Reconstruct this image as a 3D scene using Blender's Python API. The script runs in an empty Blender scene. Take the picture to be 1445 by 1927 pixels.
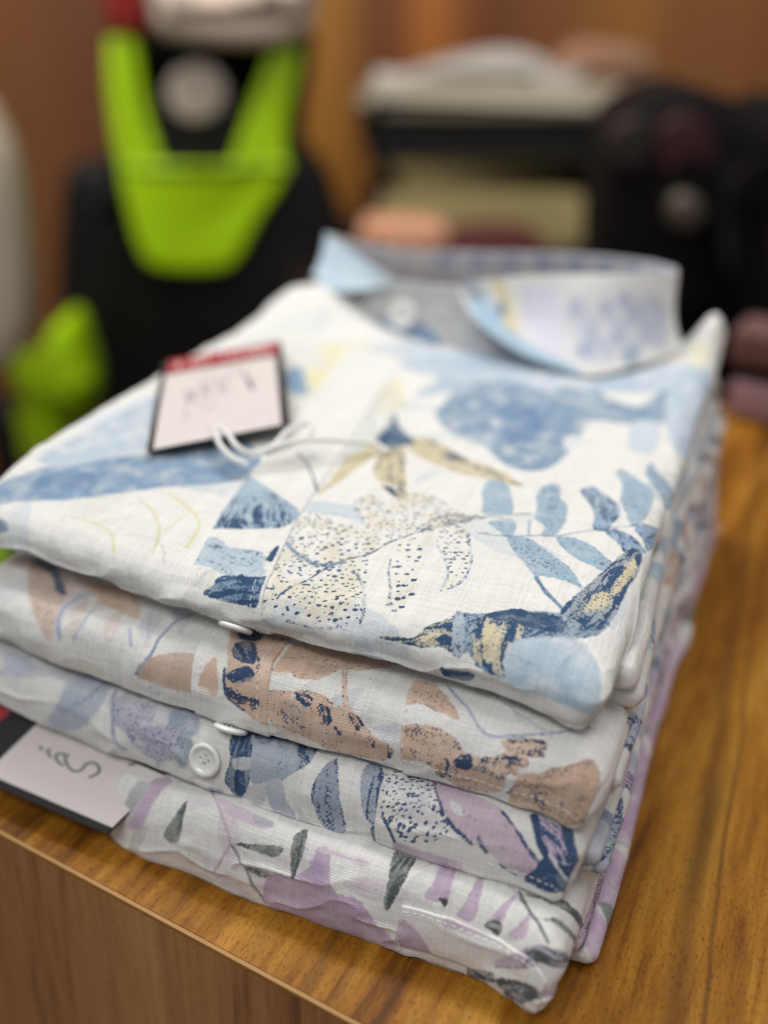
import bpy, math, random
import numpy as np
from mathutils import Matrix, Vector
# ---------------------------------------------------------------- camera
scene = bpy.context.scene
CAM_LOC = (0.0513, -0.2766, 0.3235); YAW, PITCH, ROLL = -0.4284, 0.4603, 0.0114
fw = Vector((math.sin(YAW) * math.cos(PITCH), math.cos(YAW) * math.cos(PITCH), -math.sin(PITCH)))
rt0 = Vector((math.cos(YAW), -math.sin(YAW), 0)); up0 = rt0.cross(fw)
rt = rt0 * math.cos(ROLL) + up0 * math.sin(ROLL); up = up0 * math.cos(ROLL) - rt0 * math.sin(ROLL)
cam = bpy.data.cameras.new('camera'); cam_o = bpy.data.objects.new('camera', cam)
scene.collection.objects.link(cam_o)
M = Matrix.Identity(4)
for i in range(3):
    M[i][0], M[i][1], M[i][2], M[i][3] = rt[i], up[i], -fw[i], CAM_LOC[i]
cam_o.matrix_world = M
cam.sensor_fit = 'VERTICAL'; cam.sensor_height = 36.0; cam.lens = 36.0 * 2000 / 1927
cam.clip_start = .02; cam.clip_end = 60
cam.dof.use_dof = True; cam.dof.focus_distance = 0.402; cam.dof.aperture_fstop = cam.lens / 15.5
scene.camera = cam_o
# ---------------------------------------------------------------- shop ceiling light and added fill lamps
world = bpy.data.worlds.new('World'); scene.world = world; world.use_nodes = True
world.node_tree.nodes['Background'].inputs[0].default_value = (.96, .97, 1, 1)
world.node_tree.nodes['Background'].inputs[1].default_value = 0.25
def area(name, loc, target, size, power, col):
    l = bpy.data.lights.new(name, 'AREA'); l.shape = 'RECTANGLE'; l.size, l.size_y = size
    l.energy = power; l.color = col
    o = bpy.data.objects.new(name, l); scene.collection.objects.link(o); o.location = loc
    o.rotation_euler = (Vector(target) - Vector(loc)).to_track_quat('-Z', 'Y').to_euler()
area('ceiling_and_fill_light', (0.35, 0.45, 1.75), (-.12, .2, 0), (1.1, .6), 9.6, (1, .985, .955))
area('ceiling_and_fill_light', (-.35, -1.1, 1.75), (-.2, .0, 0), (1.2, .6), 16.5, (1, .985, .965))  # added fill behind the camera, lifts the front faces
area('ceiling_and_fill_light', (-.95, .75, 1.8), (-1.0, 2.2, -.2), (1.2, .6), 42, (1, .965, .91))  # added fill aimed past the stack, brightens chair and wall
vs = scene.view_settings
vs.view_transform = 'Standard'; vs.look = 'None'; vs.exposure = 0; vs.gamma = 1; vs.use_curve_mapping = False
scene.cycles.use_denoising = True
try:
    scene.cycles.denoiser = 'OPENIMAGEDENOISE'; scene.cycles.denoising_input_passes = 'RGB_ALBEDO_NORMAL'
except Exception: pass
scene.cycles.max_bounces = 8
#<GEOM>
rng = np.random.default_rng(7)
def smooth(x, a, b):
    t = np.clip((x - a) / (b - a), 0, 1); return t * t * (3 - 2 * t)
_LAT = np.random.default_rng(3).random((64, 64))
def vnoise(x, y):                      # smooth value noise, 0..1
    xi = np.floor(x).astype(int); yi = np.floor(y).astype(int)
    fx = x - xi; fy = y - yi
    fx = fx * fx * (3 - 2 * fx); fy = fy * fy * (3 - 2 * fy)
    g = lambda i, j: _LAT[i & 63, j & 63]
    return ((g(xi, yi) * (1 - fx) + g(xi + 1, yi) * fx) * (1 - fy)
            + (g(xi, yi + 1) * (1 - fx) + g(xi + 1, yi + 1) * fx) * fy)
def fbm(x, y, n=3):
    s = 0; a = .5; t = 0
    for k in range(n):
        s = s + a * vnoise(x * 2 ** k + 17.3 * k, y * 2 ** k + 5.1 * k); t += a; a *= .5
    return s / t
def curve(pts):                        # piecewise-linear function, softened by dense sampling
    px = np.array([p[0] for p in pts], float); py = np.array([p[1] for p in pts], float)
    gx = np.linspace(px[0], px[-1], 400); gy = np.interp(gx, px, py)
    k = np.hanning(41); k /= k.sum()
    gy = np.convolve(np.pad(gy, 20, mode='edge'), k, 'valid')
    return lambda x: np.interp(x, gx, gy)
class Sheet:
    """A folded cloth panel, in cm.  a runs across the shirt, b from hem fold to collar, both along the cloth."""
    def __init__(s, x0, x1, y0, y1, r, rzF, rzS, thF, thS, org=(0, 0), rot=0, top=None, front=None, amp=.12, seed=0, zmin=0.0, side=None):
        s.__dict__.update(locals()); del s.__dict__['s']
        s.A0, s.A1, s.B0, s.B1 = x0 + r, x1 - r, y0 + r, y1 - r
    def P(s, a, b):
        a = np.asarray(a, float); b = np.asarray(b, float)
        ca = np.clip(a, s.A0, s.A1); cb = np.clip(b, s.B0, s.B1)
        ex = a - ca; ey = b - cb; e = np.hypot(ex, ey) + 1e-9
        dx, dy = ex / e, ey / e
        thm = np.radians(s.thS * dx ** 2 + s.thF * dy ** 2)
        rzf = s.rzF(ca) if callable(s.rzF) else s.rzF
        rz = s.rzS * dx ** 2 + rzf * dy ** 2
        rr = .5 * (s.r + rz)
        th = np.minimum(e / rr, thm); run = np.maximum(e - thm * rr, 0)
        out = s.r * np.sin(th) - run
        drop = rz * (1 - np.cos(th)) - run * .04
        x = ca + dx * out; y = cb + dy * out
        w = smooth(y, s.y0 + 7, s.y0)
        if s.front is not None: y = y + s.front(x) * w
        if s.side is not None: x = x + s.side(y) * smooth(x, s.x1 - 5, s.x1)
        keep = np.where(run > 0, np.exp(-run), 1)
        z = s.top(x, y) - drop
        n1 = fbm(x * .16 + s.seed * 3.7, y * .16 + s.seed * 1.9, 2) - .5
        n2 = fbm((x + .6 * y) * .55 + s.seed, (y - .35 * x) * .22 + s.seed * 2.3, 3) - .5
        n3 = fbm(x * 1.3 + s.seed * 5, y * 1.3 - s.seed, 2) - .5
        rd = 1 - np.abs(2 * fbm((x + .5 * y) * .34 + s.seed * 1.3, (y - .3 * x) * .12 + s.seed * 4.1, 2) - 1)
        rd2 = 1 - np.abs(2 * fbm((x - .8 * y) * .5 + s.seed * 2.3, (y + .6 * x) * .16 - s.seed, 2) - 1)
        near = .35 + .65 * np.maximum(smooth(y, s.y0 + 6, s.y0), np.maximum(smooth(x, s.x1 - 5, s.x1), smooth(x, s.x0 + 5, s.x0)))
        dz = s.amp * (1.3 * n1 + .8 * n2 + .30 * n3 + near * (.85 * rd ** 5 + .6 * rd2 ** 6))
        z = z + dz * (1 - .45 * smooth(drop, 0, .6)) * keep
        edge = smooth(drop, .2, 1.2) * keep
        nn = fbm(x * .5 + s.seed * 2.2, drop * .5 + y * .3 + s.seed, 3) - .5
        fr = 1 - np.abs(2 * fbm(x * .28 + .25 * drop + s.seed * 3.1, drop * .8 + y * .2 + s.seed * .7, 2) - 1)
        nn = nn + .55 * (fr ** 4 - .25)
        z = z + edge * s.amp * 1.5 * (fbm(x * .22 + s.seed * 9.1, y * .22 + 3.3, 2) - .5)
        x = x + dx * edge * nn * s.amp * 2.4; y = y + dy * edge * nn * s.amp * 2.4
        z = np.maximum(z, s.zmin)
        c, sn = np.cos(s.rot), np.sin(s.rot)
        return np.stack([s.org[0] + c * x - sn * y, s.org[1] + sn * x + c * y, z], -1)
    def N(s, a, b, h=.05):
        pa = s.P(a + h, b) - s.P(a - h, b); pb = s.P(a, b + h) - s.P(a, b - h)
        n = np.cross(pa, pb); return n / (np.linalg.norm(n, axis=-1, keepdims=True) + 1e-12)
    def arange(s, under=1.2):
        rS = .5 * (s.r + s.rzS); rF = .5 * (s.r + (s.rzF(-12.) if callable(s.rzF) else s.rzF))
        return (s.A0 - rS * np.radians(s.thS) - under, s.A1 + rS * np.radians(s.thS) + under,
                s.B0 - rF * np.radians(s.thF) - under, s.B1 + rF * np.radians(s.thF) + under)
def steps(knots):                      # [(pos, step), ...] -> coordinates with a varying step
    out = [knots[0][0]]
    for (p, h), (q, g) in zip(knots, knots[1:]):
        n = max(1, int(round((q - p) / (.5 * (h + g)))))
        t = np.arange(1, n + 1) / n
        k = h / (.5 * (h + g))
        out += list(p + (q - p) * (k * t + (1 - k) * t * t))
    return np.array(out)
ROT = 0.062
def wavy(a, s): return lambda y: a * 2.2 * (fbm(y * .21 + 7.7 * s, 0 * y + s, 3) - .5) * smooth(y, 2, 8) - .42 * smooth(y, 5, 16) + .25 * np.exp(-((y - 24) / 1.6) ** 2)
def top_blue(x, y):
    return (12.1 - .75 * smooth(y, 8.5, 2.8) + 1.5 * np.exp(-((x + 26.0) / 3.4) ** 2 - ((y - 35.5) / 3.2) ** 2)
            + 2.6 * np.exp(-((x + .7) / 1.3) ** 2 - ((y - 37.5) / 2.0) ** 2)
            + .85 * smooth(x, -16, -27) * (.3 + .7 * smooth(y, 3, 12)) + .25 * smooth(x, -17, -10) * smooth(y, 3, 10))
SHEETS = {
 'blue_front': Sheet(-29.0, -.2, 2.9, 39.5, 1.2, curve([(-29, .85), (-25, .95), (-17, .98), (-8, 1.08), (0, 1.24)]), .8, 150, 120, (.25, 0), ROT, top_blue,
       curve([(-30, 1.3), (-27, 1.0), (-20, .35), (-10, 0), (-4, -.1), (-1.2, -.9), (0, -1.3)]), .17, 1, 7.9),
 'blue_back': Sheet(-28.3, .40, 4.6, 39.0, .5, .52, .56, 150, 150, (.25, 0), ROT, lambda x, y: 10.55 + .9 * smooth(x, -16, -27), None, .12, 2, 7.9, wavy(.16, 1)),
 'blue_sleeve': Sheet(-28.0, .62, 5.0, 38.5, .5, .5, .5, 150, 150, (.25, 0), ROT, lambda x, y: 9.5 + .9 * smooth(x, -16, -27), None, .12, 12, 7.9, wavy(.22, 5)),
 'beige_front': Sheet(-28.2, .45, 1.05, 39, 1.25, curve([(-29, 1.5), (-20, 1.85), (-12, 2.0), (0, 2.02)]), 1.0, 104, 115, (0, 0), 0.045, lambda x, y: 8.75 + .25 * smooth(x, -20, -28), curve([(-29, 1.2), (-24, .4), (-15, .05), (-6, .15), (-1.5, .1), (0, -.4), (.4, -.7)]), .11, 3, 5.7),
 'beige_back': Sheet(-28, .70, 2.6, 39, .42, .4, .4, 150, 150, (0, 0), .045, lambda x, y: 7.35 + .5 * smooth(x, -20, -28), None, .11, 4, 5.6, wavy(.22, 2)),
 'beige_sleeve': Sheet(-27.6, .50, 3.0, 38, .42, .38, .38, 150, 150, (0, 0), .045, lambda x, y: 6.6 + .5 * smooth(x, -20, -28), None, .11, 14, 5.5, wavy(.25, 6)),
 'grey_front': Sheet(-28.2, .05, .05, 39, 1.1, curve([(-29, 1.6), (-20, 1.85), (-12, 2.0), (0, 2.05)]), .9, 100, 110, (0, 0), .04, lambda x, y: 5.9 + .2 * smooth(x, -20, -28), curve([(-29, 1.2), (-24, .5), (-15, .0), (-6, -.1), (-1.5, 0), (0, -.35)]), .10, 5, 3.2),
 'grey_back': Sheet(-28, .50, 1.4, 39, .42, .38, .38, 150, 150, (0, 0), .04, lambda x, y: 4.72 + .3 * smooth(x, -20, -28), None, .11, 6, 3.0, wavy(.25, 3)),
 'grey_sleeve': Sheet(-27.6, .72, 1.8, 38, .42, .36, .36, 150, 150, (0, 0), .04, lambda x, y: 4.0 + .3 * smooth(x, -20, -28), None, .11, 16, 3.0, wavy(.25, 7)),
 'mauve_front': Sheet(-28, .25, -1.6, 39, 1.3, 2.3, 1.2, 125, 120, (0, 0), .034, lambda x, y: 3.5 - .65 * smooth(x, -14.5, -19), curve([(-29, 3.4), (-23.5, 2.7), (-20.8, 1.45), (-19, .75), (-17.3, .25), (-15, .1), (-8, -.2), (-3, -.05), (-1.2, -.4), (-.4, -.9), (.2, -1.2)]), .115, 7, 0.03),
 'mauve_back': Sheet(-27, .45, .0, 39, .5, .45, .45, 150, 150, (0, 0), .034, lambda x, y: 1.85 + 0 * x, None, .12, 8, 0.03, wavy(.2, 4)),
 'mauve_sleeve': Sheet(-26.6, .95, .5, 38.5, .5, .45, .45, 150, 150, (0, 0), .034, lambda x, y: 0.93 + 0 * x, None, .10, 18, 0.03, wavy(.22, 8)),
}
#</GEOM>
PRINTS = {
 'blue': [
  ('F','P',[(-18.32,10.81),(-16.89,10.07),(-15.83,9.44),(-14.68,8.57),(-14.58,7.5),(-15.07,6.99),(-16.22,6.63),(-17.14,6.34),(-17.83,6.1),(-17.95,7.22),(-18.04,8.74),(-18.19,10.02)],(163,188,206),{'ink':0.16,'grad':((-17.64,10.19),(-15.44,6.8),0.02,0.75)}),
  ('F','P',[(-17.72,5.24),(-17.38,5.59),(-16.82,5.53),(-16.43,5.35),(-15.16,5.47),(-14.53,5.04),(-14.47,4.52),(-14.12,4.32),(-14.36,3.89),(-15.75,3.72),(-16.81,3.84),(-17.51,3.93)],(188,205,217),{'ink':0.22}),
  ('F','P',[(-15.8,3.65),(-14.52,3.85),(-14.04,4.05),(-13.96,3.52),(-13.94,2.84),(-14.6,2.79),(-15.35,2.73),(-16.25,2.83),(-16.01,3.21)],(119,148,175),{'ink':0.66}),
  ('F','P',[(-14.58,5.04),(-14.41,5.92),(-14.25,5.5),(-14.29,4.93)],(119,148,175),{'ink':0.8}),
  ('L','P',[(-17.44,14.17),(-16.69,13.45),(-16.05,12.66),(-15.43,11.72),(-14.83,10.7)],(64,89,118),{'w':0.09,'ink':0.7}),
  ('F','B',[(-14.81,10.43),(-14.94,12.83),(-15.19,15.35),(-14.94,17.0),(-14.47,17.29),(-13.98,16.04),(-14.08,14.34),(-14.3,13.25),(-14.38,12.14),(-14.6,11.29)],(214,202,166),{'ink':0.12,'edge':0.35}),
  ('F','B',[(-14.3,17.15),(-13.41,17.36),(-12.71,16.23),(-11.93,14.04),(-11.16,12.22),(-11.76,12.27),(-12.43,12.37),(-13.16,13.24),(-13.59,14.45),(-13.93,15.91)],(214,202,166),{'ink':0.34,'edge':0.2}),
  ('F','B',[(-13.33,17.9),(-12.23,18.41),(-11.07,17.5),(-9.45,16.32),(-7.94,15.85),(-7.1,15.14),(-6.43,14.43),(-7.14,14.48),(-8.24,14.59),(-9.37,14.68),(-10.79,15.23),(-11.82,15.92),(-12.79,16.81)],(214,202,166),{'ink':0.2,'edge':0.4}),
  ('F','B',[(-12.04,17.88),(-11.0,17.29),(-9.41,16.2),(-8.0,15.62),(-6.91,15.0),(-8.03,15.25),(-9.39,15.55),(-10.81,16.33)],(214,202,166),{'ink':0.55,'over':1}),
  ('F','B',[(-15.85,20.79),(-15.13,21.19),(-14.48,19.78),(-13.38,18.42),(-12.77,17.67),(-13.14,17.08),(-13.49,16.62),(-14.03,16.74),(-15.3,18.16),(-15.24,19.09)],(100,124,147),{'ink':0.6,'soft':0.06}),
  ('F','B',[(-15.51,20.31),(-15.18,20.53),(-14.8,19.69),(-15.13,19.55)],(214,202,166),{'ink':0.1,'soft':0.05}),
  ('F','B',[(-12.32,12.1),(-11.57,11.32),(-10.94,10.89),(-10.83,11.47),(-11.25,12.08),(-11.68,12.07)],(214,202,166),{'ink':0.62}),
  ('F','B',[(-14.72,9.63),(-13.38,9.89),(-12.66,9.83),(-11.56,8.34),(-12.31,8.55),(-13.02,8.71),(-13.86,8.72),(-14.45,8.72),(-14.66,8.42)],(210,220,227),{'ink':0.1}),
  ('D','B',[(-14.48,7.91),(-14.24,8.75),(-13.62,8.74),(-12.64,8.18),(-11.94,8.09),(-11.05,7.77),(-10.28,7.3),(-10.55,6.54),(-10.36,5.51),(-9.91,4.41),(-9.62,3.45),(-10.06,3.14),(-11.09,2.91),(-12.41,2.84),(-13.56,2.76),(-13.87,2.94),(-13.82,3.53),(-14.09,5.02),(-14.41,6.71)],(227,220,196),{'sp':0.3,'sz':0.058}),
  ('D','B',[(-12.9,10.17),(-12.61,10.98),(-11.98,10.97),(-11.11,10.84),(-10.99,11.35),(-10.44,12.21),(-9.48,11.8),(-8.49,11.12),(-7.75,10.65),(-8.19,9.69),(-9.13,8.69),(-9.8,7.85),(-10.57,7.72),(-11.4,8.06),(-12.2,8.97)],(227,219,192),{'sp':0.26,'sz':0.05}),
  ('D','B',[(-8.78,10.57),(-7.92,10.79),(-7.38,10.93),(-7.7,10.07),(-8.23,9.58),(-9.01,8.5),(-9.49,8.56)],(225,222,205),{'sp':0.17,'sz':0.055}),
  ('D','B',[(-8.52,9.14),(-8.13,9.52),(-7.65,9.88),(-6.8,7.92),(-6.61,7.0),(-6.62,6.05),(-6.89,5.56),(-7.3,5.15),(-7.27,6.03),(-7.46,6.74),(-8.27,7.8),(-8.47,8.52)],(232,228,212),{'sp':0.3,'sz':0.06}),
  ('D','B',[(-9.83,7.25),(-9.04,8.08),(-8.51,6.6),(-8.27,5.63),(-8.07,4.34),(-8.46,3.7),(-8.92,3.7),(-9.06,4.62),(-9.54,5.97)],(233,229,216),{'sp':0.42,'sz':0.075}),
  ('L','B',[(-13.21,3.29),(-12.94,3.78),(-12.49,4.41),(-12.11,5.25),(-11.54,6.0),(-10.72,6.55),(-10.2,7.39),(-9.8,7.85),(-9.13,8.69),(-8.19,9.69),(-7.75,10.35),(-7.1,11.03)],(94,114,129),{'w':0.1,'ink':0.6,'dash':1}),
  ('L','B',[(-7.1,11.03),(-6.21,11.5),(-5.45,11.91)],(85,107,124),{'w':0.08,'ink':0.6}),
  ('L','B',[(-7.7,10.07),(-7.05,10.87),(-6.09,11.03)],(85,107,124),{'w':0.1,'ink':0.6,'dash':1}),
  ('L','B',[(-14.35,6.43),(-13.72,5.9),(-12.76,5.47),(-12.06,5.52),(-11.5,5.88)],(154,171,187),{'w':0.2,'ink':0.55}),
  ('L','B',[(-9.74,6.51),(-9.53,5.73),(-9.13,4.91),(-8.91,4.1)],(201,205,205),{'w':0.12,'ink':0.5,'dash':1}),
  ('L','B',[(-7.46,9.32),(-6.99,8.14),(-6.65,7.19),(-6.63,6.21),(-6.91,5.61)],(193,204,212),{'w':0.12,'ink':0.5,'dash':1}),
  ('L','B',[(-8.19,7.71),(-7.54,6.84),(-7.25,6.13),(-7.27,5.43)],(193,204,212),{'w':0.12,'ink':0.45,'dash':1}),
  ('L','B',[(-10.74,5.43),(-10.16,4.68),(-9.72,3.64),(-9.69,3.21)],(191,195,199),{'w':0.14,'ink':0.5,'dash':1}),
  ('L','B',[(-12.59,2.64),(-11.69,2.59),(-10.83,2.77),(-10.14,3.04)],(192,200,207),{'w':0.12,'ink':0.5,'dash':1}),
  ('L','B',[(-12.24,4.47),(-11.72,3.57),(-11.64,3.1)],(201,205,205),{'w':0.08,'ink':0.35,'dash':1}),
  ('F','B',[(-8.06,13.34),(-8.06,14.49),(-7.28,14.53),(-6.7,13.29),(-6.21,11.68),(-6.85,11.25),(-7.43,11.2),(-7.62,12.08)],(163,188,206),{'ink':0.12}),
  ('F','B',[(-6.89,10.44),(-5.95,10.95),(-5.65,9.93),(-5.8,9.42),(-6.28,9.77)],(163,188,206),{'ink':0.14}),
  ('F','B',[(-5.69,13.64),(-5.6,14.93),(-5.03,15.18),(-4.66,13.85),(-4.19,13.1),(-3.96,11.67),(-4.09,10.49),(-4.6,9.98),(-4.64,10.96),(-5.24,11.56),(-5.35,12.45)],(163,188,206),{'ink':0.2,'edge':0.15}),
  ('F','B',[(-3.99,14.92),(-3.57,15.53),(-2.83,14.89),(-2.23,14.2),(-1.93,12.99),(-2.09,11.93),(-2.35,11.41),(-2.77,11.47),(-2.91,12.53),(-3.36,13.79)],(155,180,201),{'ink':0.36,'edge':0.2}),
  ('F','B',[(-2.85,17.33),(-2.68,17.8),(-1.75,16.87),(-1.07,16.0),(-0.92,14.22),(-1.04,12.9),(-1.22,12.28),(-1.64,12.96),(-2.17,14.56),(-2.38,16.13)],(163,188,206),{'ink':0.14,'edge':0.2}),
  ('F','B',[(-1.68,18.22),(-1.49,19.29),(-1.16,18.24),(-0.38,17.82),(0.1,17.2),(-0.21,15.26),(-0.57,15.73),(-1.35,16.9)],(160,184,205),{'ink':0.25}),
  ('F','B',[(-5.8,9.42),(-4.96,9.64),(-4.01,8.87),(-3.17,8.23),(-2.53,7.54),(-2.23,7.1),(-2.91,7.16),(-3.88,7.14),(-4.01,7.01),(-4.64,7.72),(-5.27,8.45)],(163,188,206),{'ink':0.16,'edge':0.15}),
  ('L','B',[(-4.01,7.01),(-3.64,6.57),(-3.33,6.29),(-2.6,5.85)],(119,148,175),{'w':0.18,'ink':0.3}),
  ('F','B',[(-4.02,10.21),(-3.31,10.46),(-2.54,10.08),(-1.99,9.51),(-1.46,8.93),(-1.69,8.3),(-2.41,8.55),(-3.26,9.14)],(163,188,206),{'ink':0.17,'edge':0.15}),
  ('F','B',[(-2.28,11.56),(-1.4,11.6),(-0.8,10.99),(-0.5,10.66),(-1.15,9.88),(-1.57,10.53)],(156,181,204),{'ink':0.36,'edge':0.3}),
  ('F','B',[(-1.2,12.16),(-0.38,13.15),(-0.21,11.92),(-0.46,10.87),(-0.82,11.52)],(146,171,196),{'ink':0.35}),
  ('L','B',[(-7.01,9.32),(-5.84,9.56),(-4.15,10.31),(-2.84,11.22),(-1.49,12.17),(-0.27,13.34)],(101,129,156),{'w':0.07,'ink':0.6}),
  ('L','B',[(-5.36,11.24),(-5.05,9.8)],(163,188,206),{'w':0.12,'ink':0.2}),
  ('F','B',[(-6.42,4.17),(-5.46,4.7),(-4.47,5.15),(-3.33,5.49),(-2.6,5.85),(-2.14,7.2),(-1.63,8.5),(-1.15,9.99),(-0.68,10.44),(-0.53,9.57),(-0.71,7.73),(-1.14,5.5),(-1.98,4.72),(-2.15,4.28),(-3.13,3.4),(-3.49,2.88),(-3.91,2.49),(-4.93,2.56),(-5.42,2.9),(-6.01,2.85)],(144,164,182),{'ink':0.42,'soft':0.05}),
  ('F','B',[(-0.79,10.53),(-0.58,9.8),(-0.53,8.91),(-0.73,7.76),(-0.86,6.69),(-1.23,5.6),(-2.48,5.62),(-2.68,5.9),(-2.17,7.12),(-1.65,8.38),(-1.25,9.84)],(153,164,172),{'ink':0.72,'soft':0.03}),
  ('F','B',[(-0.91,9.67),(-0.67,9.28),(-0.79,8.05),(-1.01,7.29),(-1.21,7.37),(-1.09,8.38)],(214,202,166),{'ink':0.3,'soft':0.12}),
  ('F','B',[(-1.36,7.3),(-1.12,6.97),(-1.42,6.37),(-1.87,6.14),(-1.83,6.79)],(214,202,166),{'ink':0.34,'soft':0.14}),
  ('F','B',[(-5.31,4.69),(-4.52,5.13),(-3.38,5.38),(-2.63,5.52),(-2.35,5.08),(-2.9,4.73),(-3.77,4.49),(-4.68,4.49)],(64,89,118),{'ink':0.55,'soft':0.03}),
  ('F','B',[(-8.9,2.71),(-8.22,2.91),(-7.55,3.07),(-7.11,3.63),(-6.48,3.99),(-6.08,3.8),(-5.89,2.85),(-6.46,2.95),(-7.22,2.79),(-7.84,2.73)],(189,185,169),{'ink':0.8}),
  ('F','B',[(-7.54,3.01),(-7.05,3.34),(-6.63,3.6),(-6.39,3.52),(-6.79,3.14),(-7.26,2.94)],(214,202,166),{'ink':0.45,'soft':0.08}),
  ('F','B',[(-6.35,4.32),(-6.01,4.31),(-5.57,2.89),(-5.96,2.84)],(173,187,200),{'ink':0.2,'soft':0.04}),
  ('F','B',[(-5.41,4.5),(-4.47,4.44),(-3.77,4.49),(-3.72,3.45),(-3.81,2.7),(-3.93,2.55),(-4.87,2.66),(-5.26,3.0)],(203,196,172),{'ink':0.6,'soft':0.03}),
  ('F','B',[(-5.11,4.05),(-4.62,4.11),(-4.33,2.98),(-4.87,2.95)],(214,202,166),{'ink':0.25,'soft':0.12}),
  ('F','B',[(-3.74,2.67),(-3.59,3.43),(-2.39,3.61),(-1.98,3.21),(-1.24,2.72),(-2.22,2.58)],(155,179,200),{'ink':0.1,'soft':0.12}),
  ('F','B',[(-2.4,4.72),(-1.45,4.59),(-0.98,4.23),(-0.61,3.5),(-1.19,3.9)],(165,187,206),{'ink':0.1,'soft':0.08}),
  ('F','B',[(-6.32,2.24),(-5.72,2.18),(-5.06,2.17),(-5.35,1.64),(-6.16,1.68)],(124,139,159),{'ink':0.6}),
  ('F','B',[(-13.13,23.3),(-13.4,28.49),(-11.4,30.45),(-9.7,30.0),(-7.19,29.82),(-5.6,27.86),(-3.37,26.63),(-2.32,31.14),(-0.61,33.9),(0.4,31.85),(-0.61,26.41),(-2.93,23.9),(-5.08,23.75),(-5.4,21.36),(-5.54,18.42),(-6.09,16.45),(-7.55,16.26),(-9.47,18.42),(-11.41,19.38),(-13.02,21.64)],(136,163,189),{'ink':0.3,'soft':0.1,'mott':0.5}),
  ('F','B',[(-10.04,30.11),(-8.19,30.2),(-8.14,27.3),(-9.72,27.62)],(207,215,230),{'ink':0,'soft':0.4}),
  ('F','B',[(-10.06,21.87),(-9.29,22.67),(-8.88,21.67),(-9.51,20.94)],(226,230,234),{'ink':0,'soft':0.12}),
  ('F','B',[(-6.07,20.78),(-5.52,21.3),(-5.24,20.04),(-5.65,19.51)],(226,230,234),{'ink':0,'soft':0.15}),
  ('F','B',[(-10.1,23.5),(-8.97,24.72),(-7.39,22.96),(-7.46,19.89),(-8.66,19.37)],(112,143,179),{'ink':0.15,'soft':0.5}),
  ('F','B',[(-18.15,30.69),(-15.09,31.75),(-12.05,29.31),(-13.43,25.61),(-15.06,24.04),(-14.84,27.96)],(176,195,212),{'ink':0.05,'soft':0.15}),
  ('F','B',[(-20.11,30.38),(-17.52,32.82),(-13.82,32.0),(-10.3,31.12),(-6.75,32.27),(-3.26,33.61),(-0.73,34.54),(-0.45,33.0),(-3.7,28.63),(-9.55,28.12),(-13.69,27.39),(-16.5,28.03)],(182,199,216),{'ink':0.12,'soft':0.2,'mott':0.6}),
  ('F','B',[(-24.51,26.5),(-22.25,30.39),(-19.41,30.37),(-15.55,22.45),(-14.79,17.11),(-16.39,14.31),(-18.7,15.61),(-21.88,20.53)],(226,228,221),{'ink':0.1,'soft':0.3,'mott':0.8}),
  ('F','B',[(-4.01,3.59),(-2.29,4.77),(-1.27,4.6),(-0.58,3.64),(-0.29,2.59),(-2.08,2.38),(-3.79,2.39)],(176,195,210),{'ink':0.1,'soft':0.1,'mott':0.4}),
  ('F','B',[(-2.19,29.15),(-0.32,32.38),(0.11,27.55),(-0.15,21.97),(-1.12,22.28)],(190,205,221),{'ink':0.06,'soft':0.2,'mott':0.5}),
  ('F','B',[(-3.24,24.15),(-1.92,24.29),(-1.66,20.8),(-2.77,20.47)],(207,218,229),{'ink':0,'soft':0.15}),
  ('F','B',[(-1.15,26.15),(0.34,30.47),(0.22,23.66),(-0.33,21.62)],(193,207,223),{'ink':0,'soft':0.2}),
  ('F','B',[(-22.14,24.06),(-20.46,26.25),(-18.28,27.48),(-17.25,26.1),(-17.73,23.64),(-19.08,23.82),(-20.04,22.34),(-20.48,20.58)],(234,229,189),{'ink':0.05,'soft':0.2}),
  ('F','B',[(-22.65,28.89),(-19.59,30.82),(-19.24,28.2),(-21.17,26.34)],(234,230,194),{'ink':0.04,'soft':0.25}),
  ('F','B',[(-18.12,25.41),(-16.45,26.11),(-16.17,23.67),(-17.43,22.9)],(234,230,200),{'ink':0.05,'soft':0.2}),
  ('F','B',[(-22.63,23.37),(-22.37,24.92),(-20.31,21.42),(-21.25,21.2)],(128,161,192),{'ink':0.2,'soft':0.1}),
  ('L','B',[(-20.61,21.86),(-18.84,22.51),(-16.45,22.79)],(156,183,204),{'w':0.3,'ink':0.1,'soft':0.2}),
  ('L','B',[(-18.99,17.43),(-18.2,18.97),(-16.61,18.73),(-15.04,17.03)],(189,195,194),{'w':0.14,'ink':0.34,'dash':1}),
  ('L','B',[(-17.71,15.94),(-17.16,17.3),(-15.91,16.39),(-15.5,14.16)],(189,195,194),{'w':0.14,'ink':0.34,'dash':1}),
  ('L','B',[(-17.47,20.75),(-15.86,19.78),(-15.44,18.01),(-17.07,18.42)],(181,188,189),{'w':0.13,'ink':0.36,'dash':1}),
  ('L','PB',[(-18.5,14.02),(-17.99,15.32),(-16.66,14.29),(-16.61,13.01)],(205,208,205),{'w':0.12,'ink':0.1}),
  ('L','B',[(-20.1,18.81),(-19.29,20.03),(-17.81,20.14),(-16.64,20.97)],(189,195,194),{'w':0.14,'ink':0.32,'dash':1}),
  ('L','B',[(-18.32,18.57),(-17.18,17.67),(-16.89,16.05),(-17.18,15.12)],(189,195,194),{'w':0.13,'ink':0.34,'dash':1}),
  ('L','B',[(-16.29,16.63),(-15.38,15.48),(-15.13,13.95)],(189,195,194),{'w':0.13,'ink':0.32,'dash':1}),
  ('L','B',[(-15.86,19.04),(-16.9,20.14),(-16.85,21.48),(-16.02,21.06)],(197,202,204),{'w':0.1,'ink':0.2}),
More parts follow.
